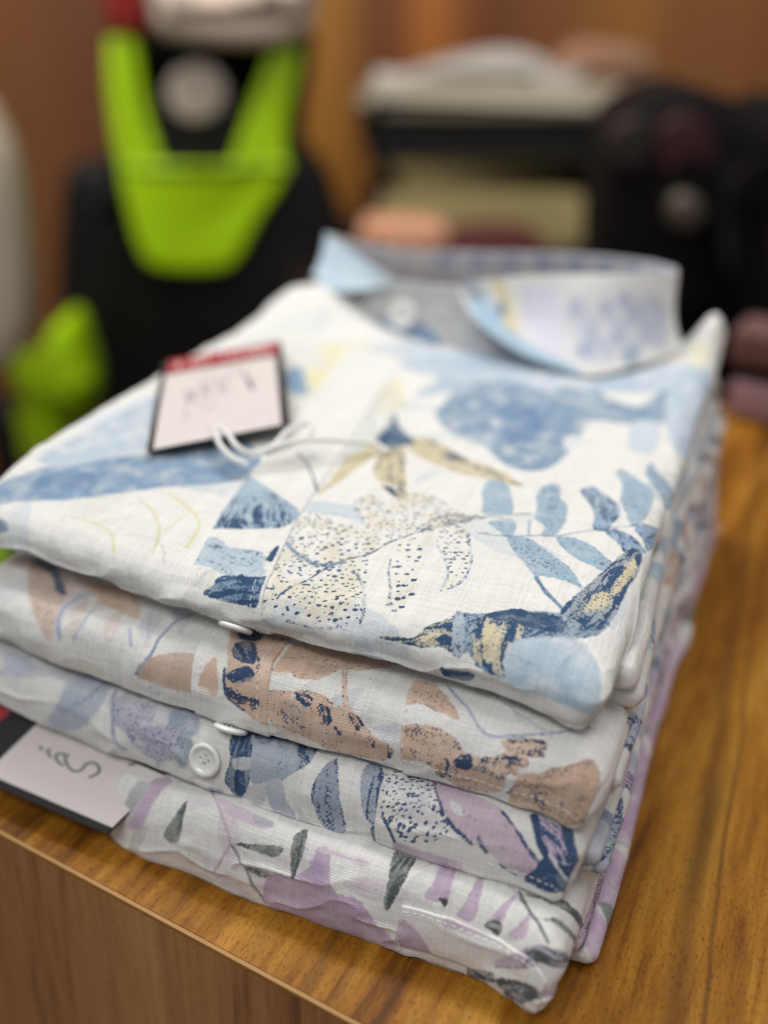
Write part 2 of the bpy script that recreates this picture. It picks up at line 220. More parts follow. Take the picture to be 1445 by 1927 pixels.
  ('F','B',[(-19.41,20.96),(-18.11,22.29),(-16.96,21.01),(-17.75,19.3)],(239,238,225),{'ink':0.02,'soft':0.2}),
  ('F','B',[(-20.29,30.82),(-18.46,31.54),(-17.65,30.27),(-19.14,29.23)],(206,212,220),{'ink':0.04,'soft':0.25}),
  ('F','B',[(-15.89,34.25),(-13.34,33.81),(-10.41,31.57),(-11.19,29.66),(-13.64,30.32)],(172,191,210),{'ink':0.05,'soft':0.2}),
  ('F','B',[(-6.8,32.48),(-4.51,31.74),(-3.51,29.27),(-5.22,28.96)],(182,199,218),{'ink':0.03,'soft':0.25}),
  ('F','B',[(-3.59,33.69),(-2.28,34.11),(-1.84,31.97),(-2.89,30.97)],(193,205,221),{'ink':0.03,'soft':0.25}),
  ('F','B',[(-1.8,35.86),(-0.97,35.62),(-0.64,34.97),(-1.37,33.96)],(238,234,207),{'ink':0.02,'soft':0.2}),
  ('F','B',[(-27.21,26.94),(-26.69,31.32),(-24.82,32.94),(-24.4,28.83),(-25.45,25.26)],(227,230,227),{'ink':0.03,'soft':0.4}),
  ('F','B',[(-28.07,11.91),(-27.34,15.88),(-26.06,15.87),(-26.01,12.44)],(223,230,236),{'ink':0.02,'soft':0.4}),
  ('F','B',[(-20.69,25.25),(-19.18,27.22),(-17.49,25.44),(-18.36,22.88)],(207,213,207),{'ink':0.12,'soft':0.12,'mott':0.6}),
  ('F','B',[(-20.11,21.81),(-18.47,22.39),(-17.36,19.09),(-18.72,18.78)],(223,223,205),{'ink':0.16,'soft':0.1,'mott':0.6}),
  ('F','B',[(-17.07,18.42),(-15.63,18.48),(-14.78,15.7),(-15.99,15.61)],(217,222,218),{'ink':0.2,'soft':0.08,'mott':0.6}),
  ('F','B',[(-19.02,16.57),(-18.3,17.85),(-16.76,15.75),(-17.37,14.02)],(219,222,220),{'ink':0.16,'soft':0.1,'mott':0.6}),
  ('F','B',[(-17.32,23.41),(-16.18,24.54),(-14.87,22.24),(-16.07,21.44)],(225,222,201),{'ink':0.1,'soft':0.12,'mott':0.6}),
  ('F','P',[(-21.92,17.85),(-20.65,19.63),(-18.99,17.43),(-19.46,14.8),(-20.89,15.03)],(225,228,226),{'ink':0.14,'soft':0.15,'mott':0.6}),
  ('F','P',[(-23.96,27.91),(-22.79,30.0),(-21.2,24.9),(-21.13,21.94)],(230,227,198),{'ink':0.06,'soft':0.2}),
  ('F','B',[(-28.5,4.72),(-27.29,6.66),(-25.94,8.34),(-23.92,10.13),(-22.7,12.31),(-20.87,14.45),(-18.74,12.94),(-18.23,11.32),(-18.91,10.06),(-20.78,8.58),(-22.39,7.11),(-24.07,5.67),(-26.52,4.45),(-27.75,3.67)],(134,162,191),{'ink':0.2,'soft':0.1,'mott':0.4}),
  ('F','B',[(-26.92,6.03),(-25.81,7.16),(-24.47,7.8),(-24.09,6.66),(-26.1,5.66)],(117,147,179),{'ink':0.1,'soft':0.2}),
  ('F','P',[(-21.17,12.39),(-20.36,13.78),(-18.74,12.94),(-18.51,11.34),(-18.99,10.21),(-19.94,9.71)],(146,172,199),{'ink':0.15,'soft':0.08}),
  ('F','B',[(-27.78,7.97),(-27.42,10.52),(-27.15,13.67),(-26.54,16.62),(-24.98,14.12),(-24.08,11.73),(-22.28,14.08),(-21.19,13.71),(-22.86,12.08),(-24.45,9.63),(-26.08,7.61)],(190,205,219),{'ink':0.06,'soft':0.3,'mott':0.6}),
  ('F','B',[(-27.82,3.3),(-26.66,3.31),(-26.31,2.91),(-27.26,2.73)],(115,139,166),{'ink':0.2,'soft':0.1}),
  ('L','B',[(-21.62,6.83),(-20.53,6.23),(-19.66,5.18),(-19.23,3.94)],(224,219,172),{'w':0.13,'ink':0.02}),
  ('L','B',[(-20.67,7.9),(-19.17,7.12),(-18.25,6.15),(-18.07,4.72)],(225,220,168),{'w':0.14,'ink':0.02}),
  ('L','B',[(-23.75,4.47),(-22.42,4.39),(-21.5,4.23),(-20.84,3.43)],(226,223,185),{'w':0.13,'ink':0.02}),
  ('L','B',[(-19.66,5.18),(-19.35,6.01),(-19.13,7.04)],(226,223,189),{'w':0.09,'ink':0.02}),
  ('L','B',[(-20.89,4.55),(-19.33,4.6),(-18.5,3.64)],(205,205,205),{'w':0.06,'ink':0.08}),
 ],
 'beige': [
  ('F','P',[(-15.41,3.97),(-13.32,4.72),(-12.89,3.08),(-12.63,1.93),(-12.6,0.93),(-12.15,-0.07),(-13.06,-0.13),(-14.14,0.24),(-14.49,0.65),(-14.57,1.68)],(219,190,169),{'ink':0.1}),
  ('F','P',[(-15.05,3.76),(-14.23,3.91),(-13.97,3.33),(-14.75,3.09)],(58,90,128),{'ink':0.75}),
  ('F','P',[(-14.75,2.78),(-14.03,3.0),(-13.41,1.87),(-13.95,1.75),(-14.47,2.0)],(140,140,150),{'ink':0.85}),
  ('F','P',[(-14.39,1.27),(-13.69,1.6),(-13.33,1.44),(-13.38,1.15),(-13.93,0.91),(-14.35,1.01)],(140,140,150),{'ink':0.78}),
  ('F','P',[(-14.33,0.68),(-13.97,0.74),(-13.5,0.54),(-12.91,0.5),(-13.04,0.17),(-13.54,0.12),(-14.15,0.35),(-14.44,0.61)],(219,190,169),{'ink':0.62}),
  ('L','P',[(-14.59,1.32),(-14.45,0.72),(-14.21,0.34),(-13.55,0.04)],(58,90,128),{'w':0.1,'ink':0.7}),
  ('L','P',[(-13.71,2.92),(-13.23,1.63),(-13.08,1.02)],(219,190,169),{'w':0.12,'ink':0.55,'dash':1}),
  ('L','P',[(-14.21,4.02),(-13.26,3.8),(-13.07,4.12)],(219,190,169),{'w':0.3,'ink':0.5}),
  ('F','P',[(-15.59,0.61),(-15.12,1.67),(-14.68,0.43),(-15.27,0.44)],(219,190,169),{'ink':0.02,'soft':0.06}),
  ('F','B',[(-12.64,2.29),(-12.7,3.62),(-11.89,4.38),(-10.85,4.44),(-8.63,4.64),(-8.22,4.32),(-9.28,3.09),(-10.07,2.96),(-10.33,2.61),(-10.85,1.8),(-11.58,1.63),(-12.02,1.87),(-12.67,1.65)],(219,190,169),{'ink':0.14,'edge':0.25}),
  ('L','B',[(-10.79,4.45),(-10.0,2.65),(-9.44,1.06)],(219,190,169),{'w':0.2,'ink':0.1,'edgeink':0.5}),
  ('F','B',[(-12.72,0.85),(-11.37,1.15),(-10.49,1.26),(-9.94,1.01),(-9.27,1.09),(-8.49,0.54),(-7.59,0.23),(-7.31,0.04),(-7.73,-0.46),(-8.79,-0.6),(-9.82,-0.59),(-10.75,-0.38),(-11.86,-0.19),(-12.48,0.02)],(219,190,169),{'ink':0.13,'edge':0.25}),
  ('F','B',[(-11.51,1.11),(-10.88,1.15),(-10.73,0.91),(-11.11,0.74)],(219,190,169),{'ink':0.85}),
  ('F','B',[(-10.53,0.95),(-10.04,0.87),(-9.88,0.44),(-10.34,0.3)],(219,190,169),{'ink':0.85}),
  ('F','B',[(-9.23,0.91),(-8.64,0.67),(-8.78,0.38),(-9.1,0.32)],(219,190,169),{'ink':0.78}),
  ('F','B',[(-8.37,0.37),(-7.98,0.12),(-8.2,-0.07)],(219,190,169),{'ink':0.8}),
  ('F','B',[(-7.57,0.24),(-7.31,0.04),(-7.51,-0.3)],(219,190,169),{'ink':0.85}),
  ('F','B',[(-9.76,0.37),(-9.38,0.35),(-9.47,0.08)],(219,190,169),{'ink':0.55}),
  ('F','B',[(-11.98,0.73),(-11.12,0.8),(-10.88,0.05),(-11.55,-0.04),(-11.93,0.24)],(200,178,160),{'ink':0.36,'soft':0.06}),
  ('L','B',[(-11.43,1.15),(-10.58,1.27),(-9.98,1.06)],(219,190,169),{'w':0.1,'ink':0.6}),
  ('F','K',[(-7.41,3.03),(-6.95,3.21),(-6.09,2.8),(-5.11,1.65),(-5.74,1.64),(-6.63,1.82),(-7.19,1.76)],(219,190,169),{'ink':0.15,'edge':0.35}),
  ('F','K',[(-7.23,0.83),(-6.18,1.13),(-5.23,1.03),(-4.64,0.66),(-4.0,0.6),(-3.51,0.78),(-3.16,1.03),(-2.45,0.95),(-2.35,0.77),(-2.99,0.35),(-3.24,-0.31),(-4.19,-0.62),(-4.9,-0.61),(-6.01,-0.02),(-7.09,-0.12)],(219,190,169),{'ink':0.24,'edge':0.2}),
  ('F','K',[(-3.38,1.33),(-1.97,1.65),(-1.92,1.19),(-2.33,0.97),(-3.16,1.03)],(219,190,169),{'ink':0.2}),
  ('F','K',[(-2.88,-0.42),(-2.56,0.44),(-1.92,0.63),(-1.45,0.92),(-0.71,1.34),(-0.11,1.97),(0.64,1.21),(0.75,0.1),(-0.55,-0.61),(-1.74,-0.62),(-2.74,-0.65)],(212,182,158),{'ink':0.24,'edge':0.15}),
  ('F','K',[(-5.67,0.08),(-5.19,0.31),(-5.09,-0.29),(-5.54,-0.45)],(219,190,169),{'ink':0.72}),
  ('F','K',[(-4.94,0.37),(-4.5,0.64),(-4.28,0.31),(-4.76,0.1)],(219,190,169),{'ink':0.7}),
  ('F','K',[(-4.09,0.62),(-3.49,0.72),(-3.22,0.48),(-3.6,0.34)],(219,190,169),{'ink':0.75}),
  ('F','K',[(-3.37,0.72),(-3.04,0.96),(-2.51,0.83),(-2.93,0.5)],(219,190,169),{'ink':0.5}),
  ('L','K',[(-3.23,1.33),(-2.6,1.49),(-1.97,1.58)],(219,190,169),{'w':0.14,'ink':0.75}),
  ('L','K',[(-3.11,1.08),(-2.51,1.12),(-1.92,1.19)],(219,190,169),{'w':0.14,'ink':0.7}),
  ('L','K',[(-3.11,0.62),(-2.42,0.37),(-1.84,-0.04)],(219,190,169),{'w':0.16,'ink':0.65}),
  ('L','K',[(-2.96,-0.3),(-2.69,0.01),(-2.31,0.2)],(219,190,169),{'w':0.14,'ink':0.7}),
  ('L','K',[(-4.27,0.24),(-4.12,-0.46)],(219,190,169),{'w':0.12,'ink':0.55}),
  ('L','K',[(-3.68,0.31),(-3.56,-0.36)],(219,190,169),{'w':0.1,'ink':0.5}),
  ('L','K',[(-1.9,-0.17),(-1.27,-0.39),(-0.51,-0.37)],(219,190,169),{'w':0.14,'ink':0.5}),
  ('L','K',[(-0.72,1.14),(-0.46,0.74)],(219,190,169),{'w':0.1,'ink':0.55}),
  ('L','K',[(-1.67,-0.47),(-1.79,-0.16),(-2.12,0.15)],(219,190,169),{'w':0.2,'ink':0.55}),
  ('L','K',[(-6.09,3.24),(-5.07,2.33),(-4.14,1.41),(-3.15,1.52),(-1.92,2.03),(-0.69,3.15)],(178,186,212),{'w':0.12,'ink':0.22}),
  ('L','K',[(-4.31,3.43),(-3.06,2.61),(-1.73,1.93)],(205,208,222),{'w':0.1,'ink':0.1}),
  ('F','B',[(-18.41,0.61),(-17.78,1.08),(-16.92,1.48),(-15.83,1.51),(-15.82,0.61),(-15.41,0.31),(-16.19,0.12),(-17.63,0.12),(-18.48,0.13)],(205,178,160),{'ink':0.04,'soft':0.05}),
  ('L','B',[(-18.53,0.24),(-17.96,1.14),(-17.87,2.12),(-17.81,3.37),(-17.5,4.1)],(148,164,192),{'w':0.13,'ink':0.15}),
  ('F','B',[(-23.27,4.52),(-22.24,4.65),(-20.78,4.66),(-19.4,2.81),(-20.37,2.85),(-21.51,3.12),(-22.37,3.67)],(219,190,169),{'ink':0.03,'soft':0.12}),
  ('F','B',[(-26.29,4.42),(-25.29,4.69),(-23.67,3.89),(-22.81,1.92),(-22.86,0.56),(-23.97,1.37),(-25.17,2.62)],(216,192,178),{'ink':0.25,'soft':0.2}),
  ('F','B',[(-26.41,4.58),(-25.35,4.83),(-23.38,3.14),(-23.72,2.94),(-24.94,4.05)],(110,120,140),{'ink':0.6,'soft':0.1}),
  ('L','B',[(-22.42,0.72),(-22.68,1.56),(-22.65,2.71),(-22.39,3.45)],(170,182,212),{'w':0.16,'ink':0.08,'soft':0.1}),
  ('L','B',[(-21.72,0.87),(-21.5,1.48),(-21.39,2.3)],(180,188,215),{'w':0.14,'ink':0.06,'soft':0.1}),
  ('L','B',[(-19.28,1.86),(-18.97,1.21)],(180,190,220),{'w':0.14,'ink':0.04,'soft':0.06}),
  ('L','B',[(-19.2,3.44),(-18.35,1.78)],(200,204,215),{'w':0.16,'ink':0.04,'soft':0.06}),
 ],
 'grey': [
  ('F','B',[(-14.03,1.56),(-13.64,1.89),(-13.01,0.36),(-12.95,-0.81),(-13.26,-1.4),(-13.45,-1.48),(-13.82,-1.18),(-13.99,-0.86),(-13.82,-0.09),(-14.0,0.33)],(116,134,155),{'ink':0.66,'soft':0.03}),
  ('F','B',[(-13.7,-0.12),(-13.02,0.14),(-12.99,-0.31),(-13.54,-0.48)],(206,210,214),{'ink':0.05,'soft':0.04}),
  ('F','B',[(-13.55,1.79),(-12.72,1.84),(-11.95,1.99),(-10.78,1.94),(-10.6,0.75),(-10.92,0.25),(-11.57,-0.37),(-12.11,-0.54),(-12.89,-0.73),(-13.01,0.36)],(173,184,197),{'ink':0.12,'edge':0.3}),
  ('F','B',[(-13.54,1.8),(-12.41,1.93),(-11.88,1.59),(-12.35,1.37),(-12.62,0.93),(-13.09,1.04)],(154,164,181),{'ink':0.5,'soft':0.06}),
  ('F','B',[(-11.63,1.78),(-10.72,1.68),(-10.6,0.75),(-10.92,0.25),(-11.21,0.88)],(154,167,183),{'ink':0.5,'soft':0.06}),
  ('F','B',[(-12.18,-0.55),(-11.57,-0.37),(-11.3,-0.96),(-10.86,-1.55),(-11.85,-1.53),(-12.13,-1.04)],(188,194,204),{'ink':0.04,'soft':0.05}),
  ('F','B',[(-9.71,1.31),(-9.33,0.39),(-9.05,-0.48),(-8.83,-0.99),(-8.85,-1.53),(-9.61,-1.55),(-9.97,-1.17),(-10.26,-0.41),(-10.18,0.03),(-10.02,0.62)],(163,172,189),{'ink':0.33,'edge':0.25}),
  ('F','B',[(-8.46,1.51),(-8.03,1.61),(-7.67,1.06),(-7.55,-0.11),(-7.54,-0.83),(-8.05,-0.67),(-8.26,-0.15),(-8.45,0.47),(-8.49,0.86)],(169,179,195),{'ink':0.5}),
  ('F','B',[(-7.69,-0.88),(-7.21,-0.86),(-7.23,-1.54),(-7.67,-1.54)],(144,157,177),{'ink':0.6}),
  ('F','B',[(-17.02,1.15),(-15.98,1.55),(-15.46,0.48),(-16.15,-0.12),(-16.9,0.46)],(169,179,194),{'ink':0.22,'soft':0.12,'mott':0.5}),
  ('F','B',[(-19.84,0.93),(-17.94,1.16),(-17.66,0.18),(-18.57,-0.49),(-19.54,-0.03)],(197,197,211),{'ink':0.36,'soft':0.08,'mott':0.6}),
  ('F','B',[(-18.6,-0.31),(-16.54,0.32),(-16.3,-0.75),(-17.38,-1.13),(-18.3,-0.84)],(190,189,206),{'ink':0.34,'soft':0.1,'mott':0.6}),
  ('F','B',[(-16.3,-0.05),(-15.57,0.04),(-15.54,-0.65),(-16.07,-1.01)],(168,178,192),{'ink':0.34,'soft':0.1}),
  ('L','B',[(-19.96,1.27),(-19.52,-0.02),(-19.3,-0.72),(-18.82,-1.05)],(163,170,192),{'w':0.14,'ink':0.25,'soft':0.1}),
  ('F','B',[(-21.75,1.92),(-20.56,2.02),(-20.21,0.23),(-21.13,-0.85),(-22.74,-1.12),(-22.3,-0.16)],(185,194,207),{'ink':0.06,'soft':0.15}),
  ('L','B',[(-20.67,1.97),(-20.87,0.5),(-21.99,-0.47)],(154,167,187),{'w':0.2,'ink':0.2,'soft':0.1}),
  ('F','B',[(-25.78,0.91),(-24.64,1.49),(-24.31,0.22),(-25.23,0.16)],(202,206,220),{'ink':0.03,'soft':0.3}),
  ('F','B',[(-23.9,1.72),(-22.3,1.91),(-21.95,1.0),(-23.12,0.81)],(206,207,217),{'ink':0.1,'soft':0.2}),
  ('F','B',[(-14.69,-1.37),(-14.11,-1.34),(-14.18,-1.49),(-14.63,-1.47)],(164,174,191),{'ink':0.2,'soft':0.06}),
  ('D','K',[(-7.79,1.25),(-5.74,1.38),(-5.16,0.37),(-4.65,-0.12),(-5.39,-0.83),(-6.61,-1.0),(-7.37,-0.51)],(225,220,226),{'sp':0.22,'sz':0.055,'ink':'n'}),
  ('L','K',[(-5.71,1.32),(-5.36,0.63),(-5.11,0.22)],(65,88,116),{'w':0.13,'ink':0.9}),
  ('L','K',[(-7.24,-0.53),(-7.0,-0.72),(-6.71,-1.16)],(65,88,116),{'w':0.12,'ink':0.9}),
  ('F','K',[(-5.68,1.39),(-4.19,1.3),(-3.11,0.91),(-2.49,0.43),(-1.93,-0.05),(-1.44,-0.43),(-1.22,-0.93),(-1.66,-1.1),(-2.55,-0.85),(-3.5,-0.51),(-4.36,-0.23),(-4.99,0.16)],(209,189,205),{'ink':0.06,'edge':0.3}),
  ('F','K',[(-4.97,0.67),(-4.65,0.66),(-4.36,0.29),(-4.71,0.3)],(231,229,233),{'ink':0.1,'soft':0.06}),
  ('L','K',[(-3.1,0.85),(-2.38,0.25),(-1.9,-0.17),(-1.44,-0.43)],(65,88,116),{'w':0.1,'ink':0.75,'dash':1}),
  ('L','K',[(-4.89,0.05),(-4.52,-0.22),(-4.12,-0.35),(-3.82,-0.46)],(65,88,116),{'w':0.11,'ink':0.75}),
  ('L','K',[(-3.67,-0.25),(-3.31,-0.59)],(65,88,116),{'w':0.14,'ink':0.75}),
  ('L','K',[(-2.8,-0.85),(-2.38,-1.01),(-1.99,-1.13)],(65,88,116),{'w':0.08,'ink':0.7,'dash':1}),
  ('F','K',[(-1.96,1.15),(-1.26,-0.13),(-0.53,-0.12),(0.31,0.41),(-0.35,0.87),(-0.63,1.28),(-0.97,1.21),(-1.33,1.06)],(202,183,206),{'ink':0.45}),
  ('L','K',[(-1.93,1.03),(-1.51,0.18),(-1.14,-0.24)],(65,88,116),{'w':0.26,'ink':0.95}),
  ('L','K',[(-0.83,1.21),(-0.41,0.66),(0.1,0.3)],(65,88,116),{'w':0.34,'ink':0.9}),
  ('F','K',[(-1.78,-1.13),(-1.48,-0.64),(-1.21,-0.27),(-0.52,-0.17),(0.56,0.4),(0.54,-0.49),(-0.68,-1.16)],(78,101,132),{'ink':0.75}),
  ('L','K',[(-1.03,-0.13),(-0.5,-0.34),(0.07,-0.36)],(225,221,227),{'w':0.14,'ink':0.1}),
  ('F','K',[(-6.71,-1.16),(-5.56,-1.19),(-4.33,-1.19),(-3.91,-1.49),(-4.91,-1.53),(-6.52,-1.54)],(200,181,195),{'ink':0.06,'soft':0.08}),  # strip of shadow painted into the print along the pocket foot
 ],
 'mauve': [
  ('F','B',[(-6.68,0.06),(-5.91,0.13),(-5.98,-1.28),(-6.35,-2.32),(-6.54,-2.17),(-6.58,-1.29)],(136,142,142),{'ink':0.5}),
  ('F','B',[(-4.9,-0.09),(-4.37,0.04),(-4.23,-1.36),(-4.43,-1.61),(-5.14,-1.59),(-4.95,-1.03)],(205,184,206),{'ink':0.05}),
  ('F','B',[(-3.48,0.09),(-3.24,-0.26),(-3.15,-1.33),(-3.28,-1.86),(-3.82,-1.89),(-3.74,-1.55),(-3.54,-0.81)],(205,184,206),{'ink':0.1}),
  ('F','B',[(-4.59,-1.49),(-4.29,-1.46),(-4.34,-1.77)],(150,150,154),{'ink':0.6}),
  ('F','B',[(-2.08,-0.16),(-1.96,0.07),(-2.15,-1.14),(-2.32,-1.83),(-2.71,-1.81),(-2.56,-1.41)],(208,187,208),{'ink':0.08}),
  ('F','B',[(-2.79,-1.83),(-2.45,-1.49),(-2.2,-1.59),(-2.23,-1.93)],(150,150,154),{'ink':0.66}),
  ('F','B',[(-1.33,-0.55),(-1.31,-1.56),(-1.9,-1.78),(-1.61,-1.24)],(208,187,208),{'ink':0.08}),
  ('L','B',[(-1.96,0.07),(-1.48,-0.44),(-0.89,-0.79),(-0.39,-0.94)],(151,155,155),{'w':0.18,'ink':0.6}),
  ('L','B',[(-1.96,-0.02),(-2.43,0.15),(-2.97,0.19)],(202,187,205),{'w':0.1,'ink':0.1}),
  ('F','B',[(-1.78,0.11),(-0.96,0.46),(-0.52,0.82),(0.32,1.09),(1.3,1.46),(1.12,1.07),(-0.27,0.57),(-0.9,0.28)],(141,145,145),{'ink':0.6}),
  ('F','B',[(-0.91,-0.5),(-0.4,0.03),(0.44,0.39),(1.22,0.71),(1.17,0.42),(0.17,0.06),(-0.45,-0.22)],(141,145,145),{'ink':0.62}),
  ('F','B',[(-2.17,-2.72),(-1.12,-1.83),(-1.15,-2.38),(-2.14,-2.94)],(212,198,213),{'ink':0.06,'soft':0.06}),
  ('F','B',[(-1.2,-1.87),(-0.3,-1.08),(0.33,-0.5),(1.02,-0.16),(0.99,-0.62),(0.0,-1.56),(-1.15,-2.38),(-1.12,-2.07)],(183,173,186),{'ink':0.52}),
  ('L','B',[(-2.14,-2.94),(-1.45,-2.61),(-0.46,-2.0)],(150,150,158),{'w':0.06,'ink':0.5,'dash':1}),
  ('F','B',[(-2.08,-3.27),(-1.27,-2.96),(0.02,-2.55),(0.44,-2.61),(-1.39,-3.79),(-1.8,-3.67)],(150,150,154),{'ink':0.66}),
  ('F','B',[(0.15,-2.53),(1.38,-1.78),(1.27,-2.01),(0.33,-2.72)],(209,190,209),{'ink':0.2}),
  ('L','B',[(1.26,-2.06),(1.38,-1.75)],(160,160,164),{'w':0.08,'ink':0.6}),
  ('F','B',[(-3.26,-3.62),(-2.2,-3.18),(-2.28,-3.71),(-3.15,-4.03)],(150,152,152),{'ink':0.5}),
  ('F','B',[(-11.35,-2.65),(-10.16,-2.22),(-9.56,-1.69),(-9.56,-1.16),(-9.09,-0.94),(-8.56,-2.19),(-7.46,-2.31),(-6.68,-2.98),(-5.98,-3.74),(-7.39,-4.06),(-8.82,-4.06),(-9.89,-3.96),(-11.49,-3.89)],(196,173,196),{'ink':0.02,'soft':0.04}),
  ('F','B',[(-9.7,-1.61),(-9.25,-1.51),(-8.87,-2.11),(-9.21,-2.74),(-9.46,-2.23)],(186,163,193),{'ink':0.04,'soft':0.1}),
  ('F','K',[(-5.95,-2.57),(-5.44,-2.61),(-4.93,-2.99),(-4.37,-3.95),(-4.89,-3.99),(-6.05,-3.94)],(201,178,200),{'ink':0.04,'soft':0.03}),
  ('L','K',[(-4.16,-2.2),(-3.46,-2.13),(-2.68,-1.97)],(212,197,210),{'w':0.26,'ink':0.1,'soft':0.06}),
  ('L','B',[(-14.62,-0.11),(-13.72,-1.13),(-13.15,-1.95),(-13.37,-2.55),(-13.75,-3.19)],(204,183,204),{'w':0.12,'ink':0.02}),
  ('L','B',[(-13.06,-2.07),(-12.65,-2.41),(-12.31,-2.75),(-11.56,-3.73)],(151,157,156),{'w':0.13,'ink':0.3}),
  ('F','B',[(-12.98,-2.0),(-11.81,-1.65),(-10.88,-1.5),(-11.14,-1.93),(-12.04,-1.95)],(141,147,146),{'ink':0.35,'soft':0.04}),
  ('F','B',[(-12.4,-2.66),(-11.78,-2.53),(-11.11,-2.58),(-11.71,-2.82)],(151,157,156),{'ink':0.3,'soft':0.04}),
  ('F','B',[(-15.4,-0.99),(-15.44,-2.55),(-16.2,-2.49),(-15.83,-1.82)],(126,134,130),{'ink':0.3,'soft':0.05}),
  ('F','B',[(-10.25,-0.29),(-10.01,-1.21),(-10.23,-2.33),(-10.46,-1.95),(-10.58,-0.96)],(136,144,141),{'ink':0.35,'soft':0.04}),
  ('F','B',[(-14.35,-0.36),(-13.08,-0.41),(-11.66,-0.63),(-11.8,-1.02),(-13.21,-1.06)],(215,200,214),{'ink':0.02,'soft':0.1}),
  ('F','B',[(-12.43,-0.58),(-11.6,-0.6),(-11.62,-0.85),(-12.31,-0.91)],(180,180,188),{'ink':0.1,'soft':0.08}),
  ('F','B',[(-17.48,-0.11),(-16.62,-0.04),(-17.02,-1.52),(-17.4,-2.42),(-18.25,-2.62),(-17.78,-1.69)],(201,180,201),{'ink':0.02,'soft':0.1}),
  ('F','B',[(-18.1,-0.65),(-17.41,-0.63),(-17.96,-1.98),(-18.5,-2.15)],(190,190,194),{'ink':0.1,'soft':0.1}),
  ('L','B',[(-9.47,-1.09),(-8.6,-1.01),(-7.51,-1.04)],(212,197,210),{'w':0.2,'ink':0.05,'soft':0.1}),
 ],
}
